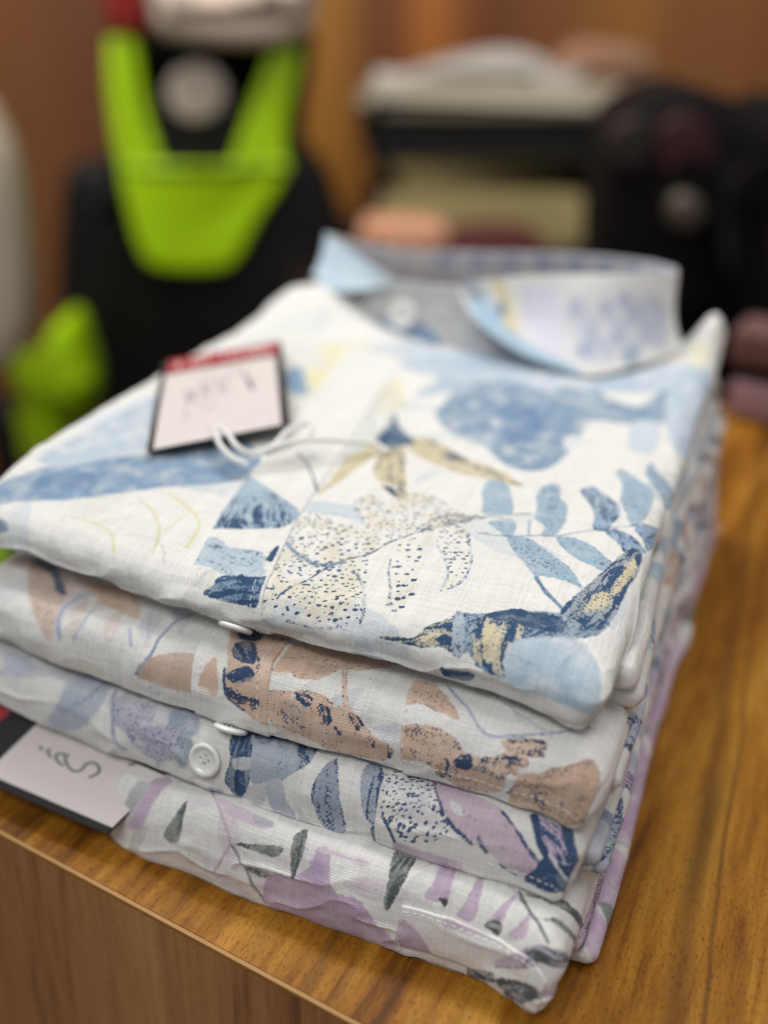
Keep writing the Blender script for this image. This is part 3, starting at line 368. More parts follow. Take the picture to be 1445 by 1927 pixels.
OUTLINES = {
 'chair_back': (1.9,[(-0.459,0.257),(-0.426,0.266),(-0.376,0.246),(-0.302,0.242),(-0.219,0.248),(-0.167,0.261),(-0.131,0.249),(-0.136,0.181),(-0.152,0.08),(-0.113,0.033),(-0.083,-0.071),(-0.075,-0.225),(-0.108,-0.546),(-0.236,-0.617),(-0.501,-0.621),(-0.631,-0.552),(-0.608,-0.231),(-0.579,-0.04),(-0.554,0.034),(-0.472,0.058),(-0.476,0.153)]),
 'chair_strip_a': (1.9,[(-0.458,0.228),(-0.44,0.246),(-0.417,0.246),(-0.409,0.229),(-0.408,0.178),(-0.401,0.116),(-0.388,0.036),(-0.452,0.035),(-0.463,0.136)]),
 'chair_strip_b': (1.9,[(-0.192,0.228),(-0.168,0.239),(-0.145,0.228),(-0.153,0.181),(-0.171,0.114),(-0.183,0.038),(-0.263,0.039),(-0.233,0.135),(-0.208,0.193)]),
 'chair_trapezoid': (1.9,[(-0.452,0.051),(-0.392,0.047),(-0.301,0.046),(-0.175,0.056),(-0.184,0.014),(-0.225,-0.045),(-0.257,-0.101),(-0.293,-0.13),(-0.39,-0.131),(-0.427,-0.112),(-0.445,-0.047)]),
 'chair_emblem': (1.9,[(-0.269,0.162),(-0.275,0.141),(-0.29,0.125),(-0.311,0.116),(-0.333,0.115),(-0.353,0.124),(-0.365,0.14),(-0.369,0.161),(-0.362,0.181),(-0.347,0.197),(-0.327,0.206),(-0.305,0.206),(-0.286,0.197),(-0.273,0.182)]),
 'bolster': (1.72,[(-0.563,-0.201),(-0.536,-0.198),(-0.522,-0.261),(-0.517,-0.333),(-0.547,-0.408),(-0.597,-0.449),(-0.641,-0.429),(-0.633,-0.359),(-0.601,-0.271)]),
 'bolster_front': (1.6,[(-0.71,-0.538),(-0.655,-0.535),(-0.605,-0.551),(-0.61,-0.603),(-0.651,-0.63),(-0.725,-0.631)]),
 'cream_cloth': (1.82,[(-0.364,0.35),(-0.117,0.353),(-0.119,0.294),(-0.131,0.255),(-0.194,0.235),(-0.294,0.237),(-0.36,0.25),(-0.373,0.284)]),
 'red_cloth': (1.86,[(-0.454,0.35),(-0.377,0.351),(-0.386,0.276),(-0.4,0.248),(-0.44,0.249),(-0.455,0.275)]),
 'cream_panel': (1.5,[(-0.625,0.193),(-0.56,0.184),(-0.536,0.144),(-0.522,0.093),(-0.521,-0.0),(-0.528,-0.115),(-0.546,-0.171),(-0.575,-0.198),(-0.628,-0.205),(-0.699,-0.206)]),
 'printer_body': (1.95,[(-0.021,0.132),(0.393,0.132),(0.387,0.008),(0.389,-0.124),(-0.013,-0.129),(-0.024,0.021)]),
 'printer_side': (1.95,[(0.344,0.119),(0.399,0.119),(0.42,-0.124),(0.357,-0.125)]),
 'printer_lid': (1.93,[(-0.036,0.153),(0.025,0.17),(0.349,0.169),(0.426,0.162),(0.418,0.133),(0.354,0.124),(-0.026,0.12)]),
 'printer_tray': (1.93,[(-0.002,0.036),(0.33,0.036),(0.342,0.015),(0.345,-0.101),(0.002,-0.103),(-0.005,0.007)]),
 'printer_slot': (1.93,[(-0.008,0.111),(0.307,0.113),(0.31,0.055),(-0.006,0.053)]),
 'papers': (1.97,[(-0.029,0.15),(0.044,0.178),(0.116,0.201),(0.206,0.218),(0.27,0.212),(0.299,0.191),(0.324,0.166),(0.33,0.154)]),
 'papers_b': (1.99,[(0.305,0.162),(0.327,0.222),(0.38,0.234),(0.454,0.225),(0.477,0.194),(0.457,0.164)]),
 'salmon_box': (1.6,[(-0.038,-0.005),(-0.011,0.001),(0.082,-0.002),(0.091,-0.034),(0.095,-0.079),(-0.041,-0.08)]),
 'maroon_strip': (1.7,[(0.102,-0.034),(0.237,-0.033),(0.25,-0.093),(0.105,-0.095)]),
 'bag': (1.3,[(0.263,0.125),(0.271,0.182),(0.309,0.211),(0.362,0.22),(0.439,0.195),(0.51,0.175),(0.6,-0.209),(0.391,-0.167),(0.284,-0.075),(0.268,0.019)]),
 'bag_red': (1.3,[(0.313,0.179),(0.348,0.194),(0.379,0.168),(0.376,0.126),(0.346,0.117),(0.318,0.138)]),
 'bag_mauve': (1.3,[(0.261,0.179),(0.296,0.188),(0.307,0.15),(0.285,0.128),(0.261,0.143)]),
 'bag_knob': (1.3,[(0.373,0.087),(0.371,0.075),(0.365,0.066),(0.354,0.063),(0.343,0.066),(0.334,0.074),(0.33,0.086),(0.331,0.098),(0.338,0.107),(0.348,0.11),(0.359,0.107),(0.368,0.098)]),
 'bag_brown': (1.3,[(0.41,0.065),(0.458,0.084),(0.499,0.034),(0.496,-0.018),(0.434,-0.006)]),
}
def lin(c):
    c = np.asarray(c, float) / 255
    return np.where(c <= .04045, c / 12.92, ((c + .055) / 1.055) ** 2.4)
# ---------------------------------------------------------------- object helpers
def thing(name, label, cat, loc=(0, 0, 0), rz=0, group=None):
    o = bpy.data.objects.new(name, None); scene.collection.objects.link(o)
    o.location = loc; o.rotation_euler = (0, 0, rz); o.empty_display_size = .05
    return tag(o, label, cat, group)
def tag(o, label, cat, group=None):
    o['label'] = label; o['category'] = cat
    if group: o['group'] = group
    return o
def mesh_object(name, verts, faces, mat, parent=None, smooth=True, local=True):
    me = bpy.data.meshes.new(name); me.from_pydata([tuple(map(float, v)) for v in verts], [], [tuple(map(int, q)) for q in faces]); me.update()
    if smooth: me.polygons.foreach_set('use_smooth', [True] * len(me.polygons))
    o = bpy.data.objects.new(name, me); scene.collection.objects.link(o)
    if mat: me.materials.append(mat)
    if parent:
        o.parent = parent
    return o
def bevel(o, w, n=3):
    m = o.modifiers.new('bevel', 'BEVEL'); m.width = w; m.segments = n; m.limit_method = 'ANGLE'; m.angle_limit = .6
    return o
def box(name, x0, x1, y0, y1, z0, z1, mat, parent=None, bev=0):
    v = [(x, y, z) for z in (z0, z1) for y in (y0, y1) for x in (x0, x1)]
    f = [(0, 2, 3, 1), (4, 5, 7, 6), (0, 1, 5, 4), (2, 6, 7, 3), (0, 4, 6, 2), (1, 3, 7, 5)]
    o = mesh_object(name, v, f, mat, parent, False)
    if bev: bevel(o, bev)
    return o
def tube(name, pts, rad, mat, parent=None, n=8, sub=5, closed=False):
    P = catmull(np.array(pts, float), sub, closed); V = []; F = []
    m = len(P)
    for i in range(m):
        t = P[min(i + 1, m - 1)] - P[max(i - 1, 0)]; t /= np.linalg.norm(t) + 1e-12
        s = np.cross(t, (0, 0, 1.)); s = s if np.linalg.norm(s) > .05 else np.cross(t, (0, 1., 0)); s /= np.linalg.norm(s); w = np.cross(s, t)
        for k in range(n):
            a = 2 * math.pi * k / n; V.append(P[i] + rad * (math.cos(a) * s + math.sin(a) * w))
    for i in range(m - 1):
        for k in range(n): F.append((i * n + k, i * n + (k + 1) % n, (i + 1) * n + (k + 1) % n, (i + 1) * n + k))
    F.append(tuple(range(n))[::-1]); F.append(tuple((m - 1) * n + k for k in range(n)))
    return mesh_object(name, V, F, mat, parent)
def catmull(P, sub=6, closed=True):
    n = len(P); out = []
    rngi = range(n) if closed else range(n - 1)
    for i in rngi:
        g = (lambda k: P[k % n]) if closed else (lambda k: P[min(max(k, 0), n - 1)])
        p0, p1, p2, p3 = g(i - 1), g(i), g(i + 1), g(i + 2)
        for t in np.arange(sub) / sub:
            out.append(.5 * ((2 * p1) + (-p0 + p2) * t + (2 * p0 - 5 * p1 + 4 * p2 - p3) * t * t + (-p0 + 3 * p1 - 3 * p2 + p3) * t ** 3))
    if not closed: out.append(P[-1])
    return np.array(out)
# ---------------------------------------------------------------- materials
def nt(name):
    m = bpy.data.materials.new(name); m.use_nodes = True; t = m.node_tree
    return m, t, t.nodes['Principled BSDF']
def node(t, kind, **kw):
    n = t.nodes.new(kind)
    for k, v in kw.items():
        if k.startswith('i_'): n.inputs[k[2:].replace('_', ' ')].default_value = v
        else: setattr(n, k, v)
    return n
def mth(t, op, a, b=None, c=None, clamp=False):
    n = t.nodes.new('ShaderNodeMath'); n.operation = op; n.use_clamp = clamp
    for i, v in enumerate((a, b, c)):
        if v is None: continue
        if isinstance(v, (int, float)): n.inputs[i].default_value = v
        else: t.links.new(v, n.inputs[i])
    return n.outputs[0]
def mixc(t, fac, a, b, mode='MIX'):
    n = t.nodes.new('ShaderNodeMix'); n.data_type = 'RGBA'; n.blend_type = mode
    for s, v in ((n.inputs[0], fac), (n.inputs[6], a), (n.inputs[7], b)):
        if isinstance(v, (int, float)): s.default_value = v
        elif isinstance(v, tuple): s.default_value = v if len(v) == 4 else v + (1,)
        else: t.links.new(v, s)
    return n.outputs[2]
def L4(c, k=1.0): return tuple(float(v) * k for v in lin(c)) + (1,)
def simple(name, c, rough=.6, noise=.12, scale=30, k=.95, coat=0, metal=0):
    m, t, b = nt(name)
    tc = node(t, 'ShaderNodeTexCoord'); nz = node(t, 'ShaderNodeTexNoise', i_Scale=scale, i_Detail=4.0)
    t.links.new(tc.outputs['Object'], nz.inputs['Vector'])
    col = mixc(t, nz.outputs[0], L4(c, k * (1 - noise)), L4(c, k * (1 + noise)))
    t.links.new(col, b.inputs['Base Color'])
    t.links.new(mth(t, 'MULTIPLY_ADD', nz.outputs[0], .2, rough - .1), b.inputs['Roughness'])
    b.inputs['Metallic'].default_value = metal; b.inputs['Coat Weight'].default_value = coat
    return m
def cloth_material(name, ink, threads=12.5, inkscale=7.0):
    m, t, b = nt(name); lk = t.links.new
    at = node(t, 'ShaderNodeAttribute', attribute_name='print')
    uv = node(t, 'ShaderNodeUVMap', uv_map='fabric')
    warp = node(t, 'ShaderNodeTexNoise', i_Scale=.7, i_Detail=2.0); lk(uv.outputs[0], warp.inputs['Vector'])
    off = node(t, 'ShaderNodeVectorMath', operation='SCALE'); lk(warp.outputs[1], off.inputs[0]); off.inputs['Scale'].default_value = .16
    add = node(t, 'ShaderNodeVectorMath', operation='ADD'); lk(uv.outputs[0], add.inputs[0]); lk(off.outputs[0], add.inputs[1])
    sp = node(t, 'ShaderNodeSeparateXYZ'); lk(add.outputs[0], sp.inputs[0])
    u, v = sp.outputs[0], sp.outputs[1]
    su = mth(t, 'SINE', mth(t, 'MULTIPLY', u, math.pi * threads)); sv = mth(t, 'SINE', mth(t, 'MULTIPLY', v, math.pi * threads))
    chk = mth(t, 'MULTIPLY', su, sv)                                     # plain weave: over / under
    au, av = mth(t, 'ABSOLUTE', su), mth(t, 'ABSOLUTE', sv)
    hole = mth(t, 'MULTIPLY', mth(t, 'SUBTRACT', 1.0, au), mth(t, 'SUBTRACT', 1.0, av))
    hole = mth(t, 'POWER', hole, 1.6)
    # single threads differ: one random value per warp and per weft thread
    iu = mth(t, 'FLOOR', mth(t, 'MULTIPLY', u, threads)); iv = mth(t, 'FLOOR', mth(t, 'MULTIPLY', v, threads))
    wu = node(t, 'ShaderNodeTexWhiteNoise', noise_dimensions='1D'); lk(iu, wu.inputs['W'])
    wv = node(t, 'ShaderNodeTexWhiteNoise', noise_dimensions='1D'); lk(iv, wv.inputs['W'])
    thr = mth(t, 'ADD', wu.outputs[0], wv.outputs[0])                    # 0..2
    # slubs, long thin thick places along either thread direction
    def slub(sx, sy):
        mp = node(t, 'ShaderNodeMapping'); mp.inputs['Scale'].default_value = (sx, sy, 1); lk(uv.outputs[0], mp.inputs['Vector'])
        nz = node(t, 'ShaderNodeTexNoise', i_Scale=1.0, i_Detail=1.0); lk(mp.outputs[0], nz.inputs['Vector'])
        return mth(t, 'MULTIPLY', mth(t, 'SUBTRACT', nz.outputs[0], .62), 6.0, clamp=True)
    sl = mth(t, 'ADD', slub(.7, 13.0), slub(13.0, .7), clamp=True)
    # ink breaks up on the thread crowns
    n1 = node(t, 'ShaderNodeTexNoise', i_Scale=inkscale, i_Detail=2.5, i_Roughness=.65); lk(uv.outputs[0], n1.inputs['Vector'])
    cv = node(t, 'ShaderNodeCombineXYZ'); lk(iu, cv.inputs[0]); lk(iv, cv.inputs[1])
    wc = node(t, 'ShaderNodeTexWhiteNoise', noise_dimensions='2D'); lk(cv.outputs[0], wc.inputs['Vector'])
    nn = mth(t, 'MULTIPLY_ADD', mth(t, 'SUBTRACT', n1.outputs[0], .5), 1.15, .20)
    nn = mth(t, 'ADD', nn, mth(t, 'MULTIPLY', wc.outputs[0], .72))
    nn = mth(t, 'ADD', nn, mth(t, 'MULTIPLY', mth(t, 'SUBTRACT', thr, 1.0), .10))
    nn = mth(t, 'SUBTRACT', nn, mth(t, 'MULTIPLY', chk, .24))
    msk = mth(t, 'MULTIPLY', mth(t, 'SUBTRACT', at.outputs['Alpha'], nn), 4.5, clamp=True)
    msk = mth(t, 'MULTIPLY', msk, mth(t, 'MULTIPLY_ADD', at.outputs['Alpha'], .35, .62, clamp=True))
    col = mixc(t, msk, at.outputs['Color'], L4(ink, .95))
    shade = mth(t, 'MULTIPLY_ADD', thr, .085, .935)
    shade = mth(t, 'SUBTRACT', shade, mth(t, 'MULTIPLY', hole, .95))
    shade = mth(t, 'ADD', shade, mth(t, 'MULTIPLY', sl, .05))
    sc = node(t, 'ShaderNodeCombineXYZ')
    for i in range(3): lk(shade, sc.inputs[i])
    col = mixc(t, 1.0, col, sc.outputs[0], 'MULTIPLY')
    lk(col, b.inputs['Base Color'])
    b.inputs['Roughness'].default_value = .88; b.inputs['Specular IOR Level'].default_value = .25
    b.inputs['Sheen Weight'].default_value = .12; b.inputs['Sheen Roughness'].default_value = .5
    n2 = node(t, 'ShaderNodeTexNoise', i_Scale=2.6, i_Detail=3.0); lk(uv.outputs[0], n2.inputs['Vector'])
    h = mth(t, 'ADD', mth(t, 'MULTIPLY', mth(t, 'MULTIPLY', chk, chk), .16), mth(t, 'MULTIPLY', sl, .3))
    h = mth(t, 'SUBTRACT', h, mth(t, 'MULTIPLY', hole, .3))
    h = mth(t, 'ADD', h, mth(t, 'MULTIPLY', n2.outputs[0], 1.6))
    bp = node(t, 'ShaderNodeBump', i_Strength=.55, i_Distance=.0006); lk(h, bp.inputs['Height']); lk(bp.outputs[0], b.inputs['Normal'])
    return m
def wood_material(name, dark, mid, light, grain='Y', streak=.5, rough=.42, scale=1.0, k=.9, fleck=.5, place_=None, streaks=()):
    m, t, b = nt(name); lk = t.links.new
    tc = node(t, 'ShaderNodeTexCoord'); src = tc.outputs['Object']
    if place_:      # run the grain square to the room, not to the slightly turned counter
        m0 = node(t, 'ShaderNodeMapping'); lk(src, m0.inputs['Vector']); m0.inputs['Location'].default_value = (place_[0], place_[1], 0); m0.inputs['Rotation'].default_value = (0, 0, place_[2]); src = m0.outputs[0]
    mp = node(t, 'ShaderNodeMapping'); lk(src, mp.inputs['Vector'])
    s = {'Y': (9, .9, 9), 'Z': (9, 9, .55), 'X': (.9, 9, 9)}[grain]
    mp.inputs['Scale'].default_value = tuple(q * scale for q in s)
    wp = node(t, 'ShaderNodeTexNoise', i_Scale=1.2, i_Detail=2.0); lk(mp.outputs[0], wp.inputs['Vector'])
    n1 = node(t, 'ShaderNodeTexNoise', i_Scale=1.6, i_Detail=5.0, i_Roughness=.6, i_Distortion=.5); lk(mp.outputs[0], n1.inputs['Vector'])
    n2 = node(t, 'ShaderNodeTexNoise', i_Scale=9.0, i_Detail=4.0, i_Roughness=.65); lk(mp.outputs[0], n2.inputs['Vector'])
    mp2 = node(t, 'ShaderNodeMapping'); lk(src, mp2.inputs['Vector'])
    mp2.inputs['Scale'].default_value = {'Y': (1000, 330, 500), 'Z': (700, 700, 200), 'X': (200, 700, 700)}[grain]
    n3 = node(t, 'ShaderNodeTexNoise', i_Scale=1.0, i_Detail=3.0, i_Roughness=.7); lk(mp2.outputs[0], n3.inputs['Vector'])
    f = mth(t, 'ADD', mth(t, 'MULTIPLY', n1.outputs[0], .68), mth(t, 'MULTIPLY', n2.outputs[0], .32))
    cr = node(t, 'ShaderNodeValToRGB'); lk(f, cr.inputs[0])
    e = cr.color_ramp.elements; e[0].position = .36; e[0].color = L4(dark, k); e[1].position = .66; e[1].color = L4(light, k)
    x = e.new(.47); x.color = L4(mid, k)
    st = mth(t, 'MULTIPLY', mth(t, 'SUBTRACT', wp.outputs[0], .60), 7.0, clamp=True)
    col = mixc(t, mth(t, 'MULTIPLY', st, streak), cr.outputs[0], L4(tuple(.55 * q for q in dark), k))
    if streaks:
        sx_ = node(t, 'ShaderNodeSeparateXYZ'); lk(src, sx_.inputs[0])
        mp3 = node(t, 'ShaderNodeMapping'); lk(src, mp3.inputs['Vector']); mp3.inputs['Scale'].default_value = (6, 9, 6)
        wv = node(t, 'ShaderNodeTexNoise', i_Scale=1.0, i_Detail=3.0); lk(mp3.outputs[0], wv.inputs['Vector'])
        xx = mth(t, 'ADD', sx_.outputs[0], mth(t, 'MULTIPLY', mth(t, 'SUBTRACT', wv.outputs[0], .5), .008))
        xx = mth(t, 'ADD', xx, mth(t, 'MULTIPLY', sx_.outputs[1], .07))
        for (x0_, w_, a_) in streaks:
            q = mth(t, 'DIVIDE', mth(t, 'ABSOLUTE', mth(t, 'SUBTRACT', xx, x0_ + .0056)), w_)
            q = mth(t, 'SUBTRACT', 1.0, q, clamp=True)
            q = mth(t, 'MULTIPLY', mth(t, 'POWER', q, .7), mth(t, 'MULTIPLY_ADD', n2.outputs[0], 1.2, .1, clamp=True))
            col = mixc(t, mth(t, 'MULTIPLY', q, a_), col, L4((74, 42, 16), k))
    fl = mth(t, 'MULTIPLY', mth(t, 'SUBTRACT', n3.outputs[0], .52), 4.0, clamp=True)
    col = mixc(t, mth(t, 'MULTIPLY', fl, fleck), col, L4(tuple(.72 * q for q in dark), k))
    lk(col, b.inputs['Base Color'])
    lk(mth(t, 'MULTIPLY_ADD', n3.outputs[0], .2, rough - .1), b.inputs['Roughness'])
    b.inputs['Specular IOR Level'].default_value = .22
    bp = node(t, 'ShaderNodeBump', i_Strength=.25, i_Distance=.0004); lk(n3.outputs[0], bp.inputs['Height']); lk(bp.outputs[0], b.inputs['Normal'])
    return m
# ---------------------------------------------------------------- printing on cloth
CLOTH = np.array((238, 237, 233))
KW = .92
def sdist(P, poly, closed=True):
    """signed distance to a polygon (negative inside) or distance to a polyline"""
    d = np.full(len(P), 1e9); ins = np.zeros(len(P), bool); n = len(poly)
    for i in range(n if closed else n - 1):
        a = poly[i]; c = poly[(i + 1) % n]; e = c - a; w = P - a
        tt = np.clip((w @ e) / (e @ e + 1e-12), 0, 1)
        d = np.minimum(d, np.hypot(w[:, 0] - tt * e[0], w[:, 1] - tt * e[1]))
        if closed:
            cond = ((a[1] <= P[:, 1]) & (c[1] > P[:, 1])) | ((c[1] <= P[:, 1]) & (a[1] > P[:, 1]))
            xx = a[0] + (P[:, 1] - a[1]) * e[0] / (e[1] if abs(e[1]) > 1e-9 else 1e-9)
            ins ^= cond & (P[:, 0] < xx)
    return np.where(ins, -d, d) if closed else d
class Print:
    def __init__(s, a, b, base=CLOTH):
        s.p = np.stack([a.ravel(), b.ravel()], -1)
        s.c = np.tile(lin(base), (len(s.p), 1)); s.k = np.zeros(len(s.p))
        s.c *= (1 + .03 * (fbm(s.p[:, 0] * .7, s.p[:, 1] * .7, 2) - .5))[:, None]
    def put(s, kind, pts, col, o, seed=0):
        pts = np.array(pts, float); soft = o.get('soft', .022); w = o.get('w', .1)
        poly = catmull(pts, 6, kind != 'L')
        pad = soft * 2 + w + .15
        lo, hi = poly.min(0) - pad, poly.max(0) + pad
        idx = np.where(((s.p > lo) & (s.p < hi)).all(1))[0]
        if not len(idx): return
        P = s.p[idx]; X, Y = P[:, 0], P[:, 1]
        rag = (fbm(X * 7 + seed, Y * 7, 2) - .5) * .075 + (vnoise(X * 24, Y * 24 + seed) - .5) * .03
        d = sdist(P, poly, kind != 'L') + rag * (1 if kind != 'L' else .45)
        if kind == 'L': d = d - w * .5 * (.7 + .6 * vnoise(X * 3, Y * 3 + seed))
        al = smooth(d, soft, -soft) * o.get('alpha', 1)
        big = fbm(X * 1.5 + seed * 3.1, Y * 1.5 + seed, 3); c = lin(col)
        mo = o.get('mott', .22)
        wash = np.clip((big - .38) * 2.4 * mo, 0, .6)[:, None]
        cc = c[None] * (1 - wash) + lin(CLOTH)[None] * wash if True else c
        cc = np.clip(cc, 0, 1)
        ink = np.full(len(P), float(o.get('ink', .1)) if o.get('ink') != 'n' else .0)
        ink = ink * (.55 + .9 * fbm(X * 2.4 + seed, Y * 2.4 - seed, 2))
        if 'grad' in o:
            (p0, p1, k0, k1) = o['grad']; p0 = np.array(p0); e = np.array(p1) - p0
            t = np.clip((P - p0) @ e / (e @ e), 0, 1); ink = (k0 + (k1 - k0) * t) * (.6 + .8 * fbm(X * 3, Y * 3 + seed, 2))
        if kind == 'F' and ink.max() > .08 and soft < .08:      # brushed line work along the leaf
            pc = poly - poly.mean(0); ev, vec = np.linalg.eigh(pc.T @ pc); ax = vec[:, 1]; q = P - poly.mean(0)
            U_, V_ = q @ ax, q @ np.array((-ax[1], ax[0]))
            V_ = V_ + .12 * np.sin(U_ * 1.7 + seed)
            stk = fbm(U_ * 1.1 + seed * 1.7, V_ * 8.5 + seed, 3)
            ink = ink * (.55 + 1.6 * smooth(stk, .36, .68)) + .10 * smooth(fbm(U_ * 2 + seed, V_ * 5, 2), .58, .75)
            rib = np.exp(-(V_ / .035) ** 2) * smooth(vnoise(U_ * 4 + seed, V_ * 2), .2, .5)
            ink = ink + .25 * rib * (o.get('soft', .02) < .05)
        if 'edge' in o: ink = ink + o['edge'] * np.exp(-(d / .05) ** 2)
        if 'edgeink' in o: ink = ink + o['edgeink'] * smooth(d, -.09, -.03)
        if o.get('dash'):
            brk = smooth(vnoise(X * 6 + seed, Y * 6), .34, .52); ink = ink * brk * 1.3; al = al * (.4 + .6 * brk)
        if kind == 'D':
            tint = smooth(fbm(X * 1.3 + seed, Y * 1.3, 3), .42, .66)
            al2 = smooth(d, .12, -.25) * (.03 + .80 * tint)
            sp, sz = o['sp'], o['sz']; ink = np.zeros(len(P))
            th = .35; U = X * np.cos(th) + Y * np.sin(th); V = -X * np.sin(th) + Y * np.cos(th)
            V = V * 1.25
            ci, cj = np.floor(U / sp).astype(int), np.floor(V / sp).astype(int)
            for di in (-1, 0, 1):
                for dj in (-1, 0, 1):
                    i, j = ci + di, cj + dj; q = (i * 7 + j * 13 + seed * 5)
                    h1, h2, h3 = _LAT[i & 63, j & 63], _LAT[(q) & 63, (i + 9) & 63], _LAT[(q + 31) & 63, j & 63]
                    cx = (i + .5 + (h1 - .5) * .75 + .5 * (j & 1)) * sp; cy = (j + .5 + (h2 - .5) * .7) * sp
                    dd = np.hypot((U - cx) * .78, (V - cy)) + rag * .45
                    r = sz * (.62 + .95 * h3)
                    ink = np.maximum(ink, smooth(dd, r + .03, r - .03) * (h3 > .10) * 1.05)
            cc = cc * .85 + lin(CLOTH)[None] * .15; s.c[idx] = s.c[idx] * (1 - al2[:, None]) + cc * al2[:, None]
            s.k[idx] = np.maximum(s.k[idx] * (1 - .6 * al), ink * al)
            return
        s.c[idx] = s.c[idx] * (1 - al[:, None]) + cc * al[:, None]
        s.k[idx] = s.k[idx] * (1 - al) + ink * al
    def rgba(s):
        return np.concatenate([np.clip(s.c, 0, 1) * KW, np.clip(s.k, 0, 1.2)[:, None]], 1).astype(np.float32)
def scatter(pr, palette, n, seed, size=2.2, alpha=1):
    """loose leaves and sprigs where the photographed cloth shows only glimpses"""
    g = random.Random(seed); lo, hi = pr.p.min(0), pr.p.max(0)
    for i in range(n):
        c = np.array((g.uniform(lo[0], hi[0]), g.uniform(lo[1], hi[1]))); an = g.uniform(0, 6.28); L = size * g.uniform(.6, 1.4); W = L * g.uniform(.22, .4)
        ux, uy = np.array((math.cos(an), math.sin(an))), np.array((-math.sin(an), math.cos(an)))
        bend = g.uniform(-.3, .3)
        pts = [c + ux * (x * L) + uy * (y * W + bend * x * x * L) for x, y in ((-.5, 0), (-.2, .42), (.15, .45), (.5, .02), (.15, -.4), (-.2, -.42))]
        pr.put('F', pts, g.choice(palette), dict(ink=g.choice((.05, .12, .2, .3)), soft=.04, edge=.08, alpha=alpha), seed + i)
def grid_mesh(name, P, A, B, rgba, mat, parent, flip=False):
    nb, na = A.shape
    me = bpy.data.meshes.new(name); nv = nb * na
    me.vertices.add(nv); me.vertices.foreach_set('co', (P.reshape(-1, 3) * .01).astype(np.float32).ravel())
    i = np.arange(nv).reshape(nb, na)
    q = np.stack([i[:-1, :-1], i[:-1, 1:], i[1:, 1:], i[1:, :-1]], -1).reshape(-1, 4)
    if flip: q = q[:, ::-1]
    nf = len(q)
    me.loops.add(nf * 4); me.loops.foreach_set('vertex_index', q.ravel().astype(np.int32))
    me.polygons.add(nf); me.polygons.foreach_set('loop_start', (np.arange(nf) * 4).astype(np.int32))
    me.polygons.foreach_set('use_smooth', np.ones(nf, bool))
    uv = me.uv_layers.new(name='fabric'); st = np.stack([A.ravel(), B.ravel()], -1)[q.ravel()]
    uv.data.foreach_set('uv', st.astype(np.float32).ravel())
    at = me.attributes.new('print', 'FLOAT_COLOR', 'POINT'); at.data.foreach_set('color', rgba.ravel())
    me.update(calc_edges=True); me.validate()
    o = bpy.data.objects.new(name, me); scene.collection.objects.link(o); me.materials.append(mat)
    if parent: o.parent = parent
    return o
FINE = 1.0
def cloth_panel(key, mat, parent, name, elements, layer, agrid, bgrid, extra=None, base=CLOTH):
    sh = SHEETS[key]; A, B = np.meshgrid(agrid, bgrid)
    pr = Print(A, B, base)
    if extra: extra(pr)
    for i, (k, lay, pts, col, o) in enumerate(elements):
        if layer in lay: pr.put(k, pts, col, o, i)
    return grid_mesh(name, sh.P(A, B), A, B, pr.rgba(), mat, parent)
def patch(key, mat, parent, name, elements, layers, aL, aR, bs, H, na, extra=None, base=CLOTH):
    """a cloth strip sewn on top of a panel: placket or pocket"""
    sh = SHEETS[key]
    t = np.concatenate([[0, .003, .010, .02], np.linspace(.03, .97, na), [.98, .990, .997, 1]])
    hs = np.concatenate([[-.35, .35, .85, 1], np.ones(na), [1, .85, .35, -.35]])
    b = np.concatenate([[bs[0] - .012, bs[0] - .008], bs, [bs[-1] + .008, bs[-1] + .012]])
    hb = np.concatenate([[-.35, .5], np.ones(len(bs)), [.5, -.35]])
    T, B = np.meshgrid(t, b); A = aL(B) * (1 - T) + aR(B) * T
    Hh = H * np.minimum(*np.meshgrid(hs, hb)) * (1 + .25 * (fbm(A * .8, B * 1.3, 2) - .5))
    P = sh.P(A, B) + sh.N(A, B) * Hh[..., None]
    pr = Print(A, B, base)
    if extra: extra(pr)
    for i, (k, lay, pts, col, o) in enumerate(elements):
        if any(q in lay for q in layers): pr.put(k, pts, col, o, i)
    return grid_mesh(name, P, A, B, pr.rgba(), mat, parent)
def stitches(key, lines, mat, parent, lift, length=.20, gap=.30, rad=.02):
    sh = SHEETS[key]; g = random.Random(5)
    for line in lines:
        V = []; F = []
        p = catmull(np.array(line, float), 12, False)
        s = np.concatenate([[0], np.cumsum(np.hypot(*np.diff(p, axis=0).T))])
        for c in np.arange(gap / 2, s[-1], gap):
            q = [np.array([np.interp(c + e * length / 2, s, p[:, 0]), np.interp(c + e * length / 2, s, p[:, 1])]) for e in (-1, -.5, 0, .5, 1)]
            ab = np.array(q) + g.uniform(-.008, .008)
            W = sh.P(ab[:, 0], ab[:, 1]) + sh.N(ab[:, 0], ab[:, 1]) * (lift + np.array([-.012, .012, .018, .012, -.012]))[:, None]
            d = W[-1] - W[0]; d /= np.linalg.norm(d) + 1e-9; nn = sh.N(ab[2:3, 0], ab[2:3, 1])[0]; sd = np.cross(d, nn)
            k0 = len(V)
            for i, (w, r) in enumerate(zip(W, (.35, .9, 1, .9, .35))):
                for j in range(6):
                    a = j * math.pi / 3; V.append((w + rad * r * (math.cos(a) * sd + math.sin(a) * nn)) * .01)
            for i in range(4):
                for j in range(6): F.append((k0 + i * 6 + j, k0 + i * 6 + (j + 1) % 6, k0 + i * 6 + 6 + (j + 1) % 6, k0 + i * 6 + 6 + j))
        mesh_object('stitching', V, F, mat, parent)
def frame(loc, n, roll=0.0):
    n = Vector(n).normalized(); x = Vector((1, 0, 0)); x = (x - n * x.dot(n)).normalized(); y = n.cross(x)
    m = Matrix((x, y, n)).transposed().to_4x4(); m.translation = Vector(loc)
    return m @ Matrix.Rotation(roll, 4, 'Z')
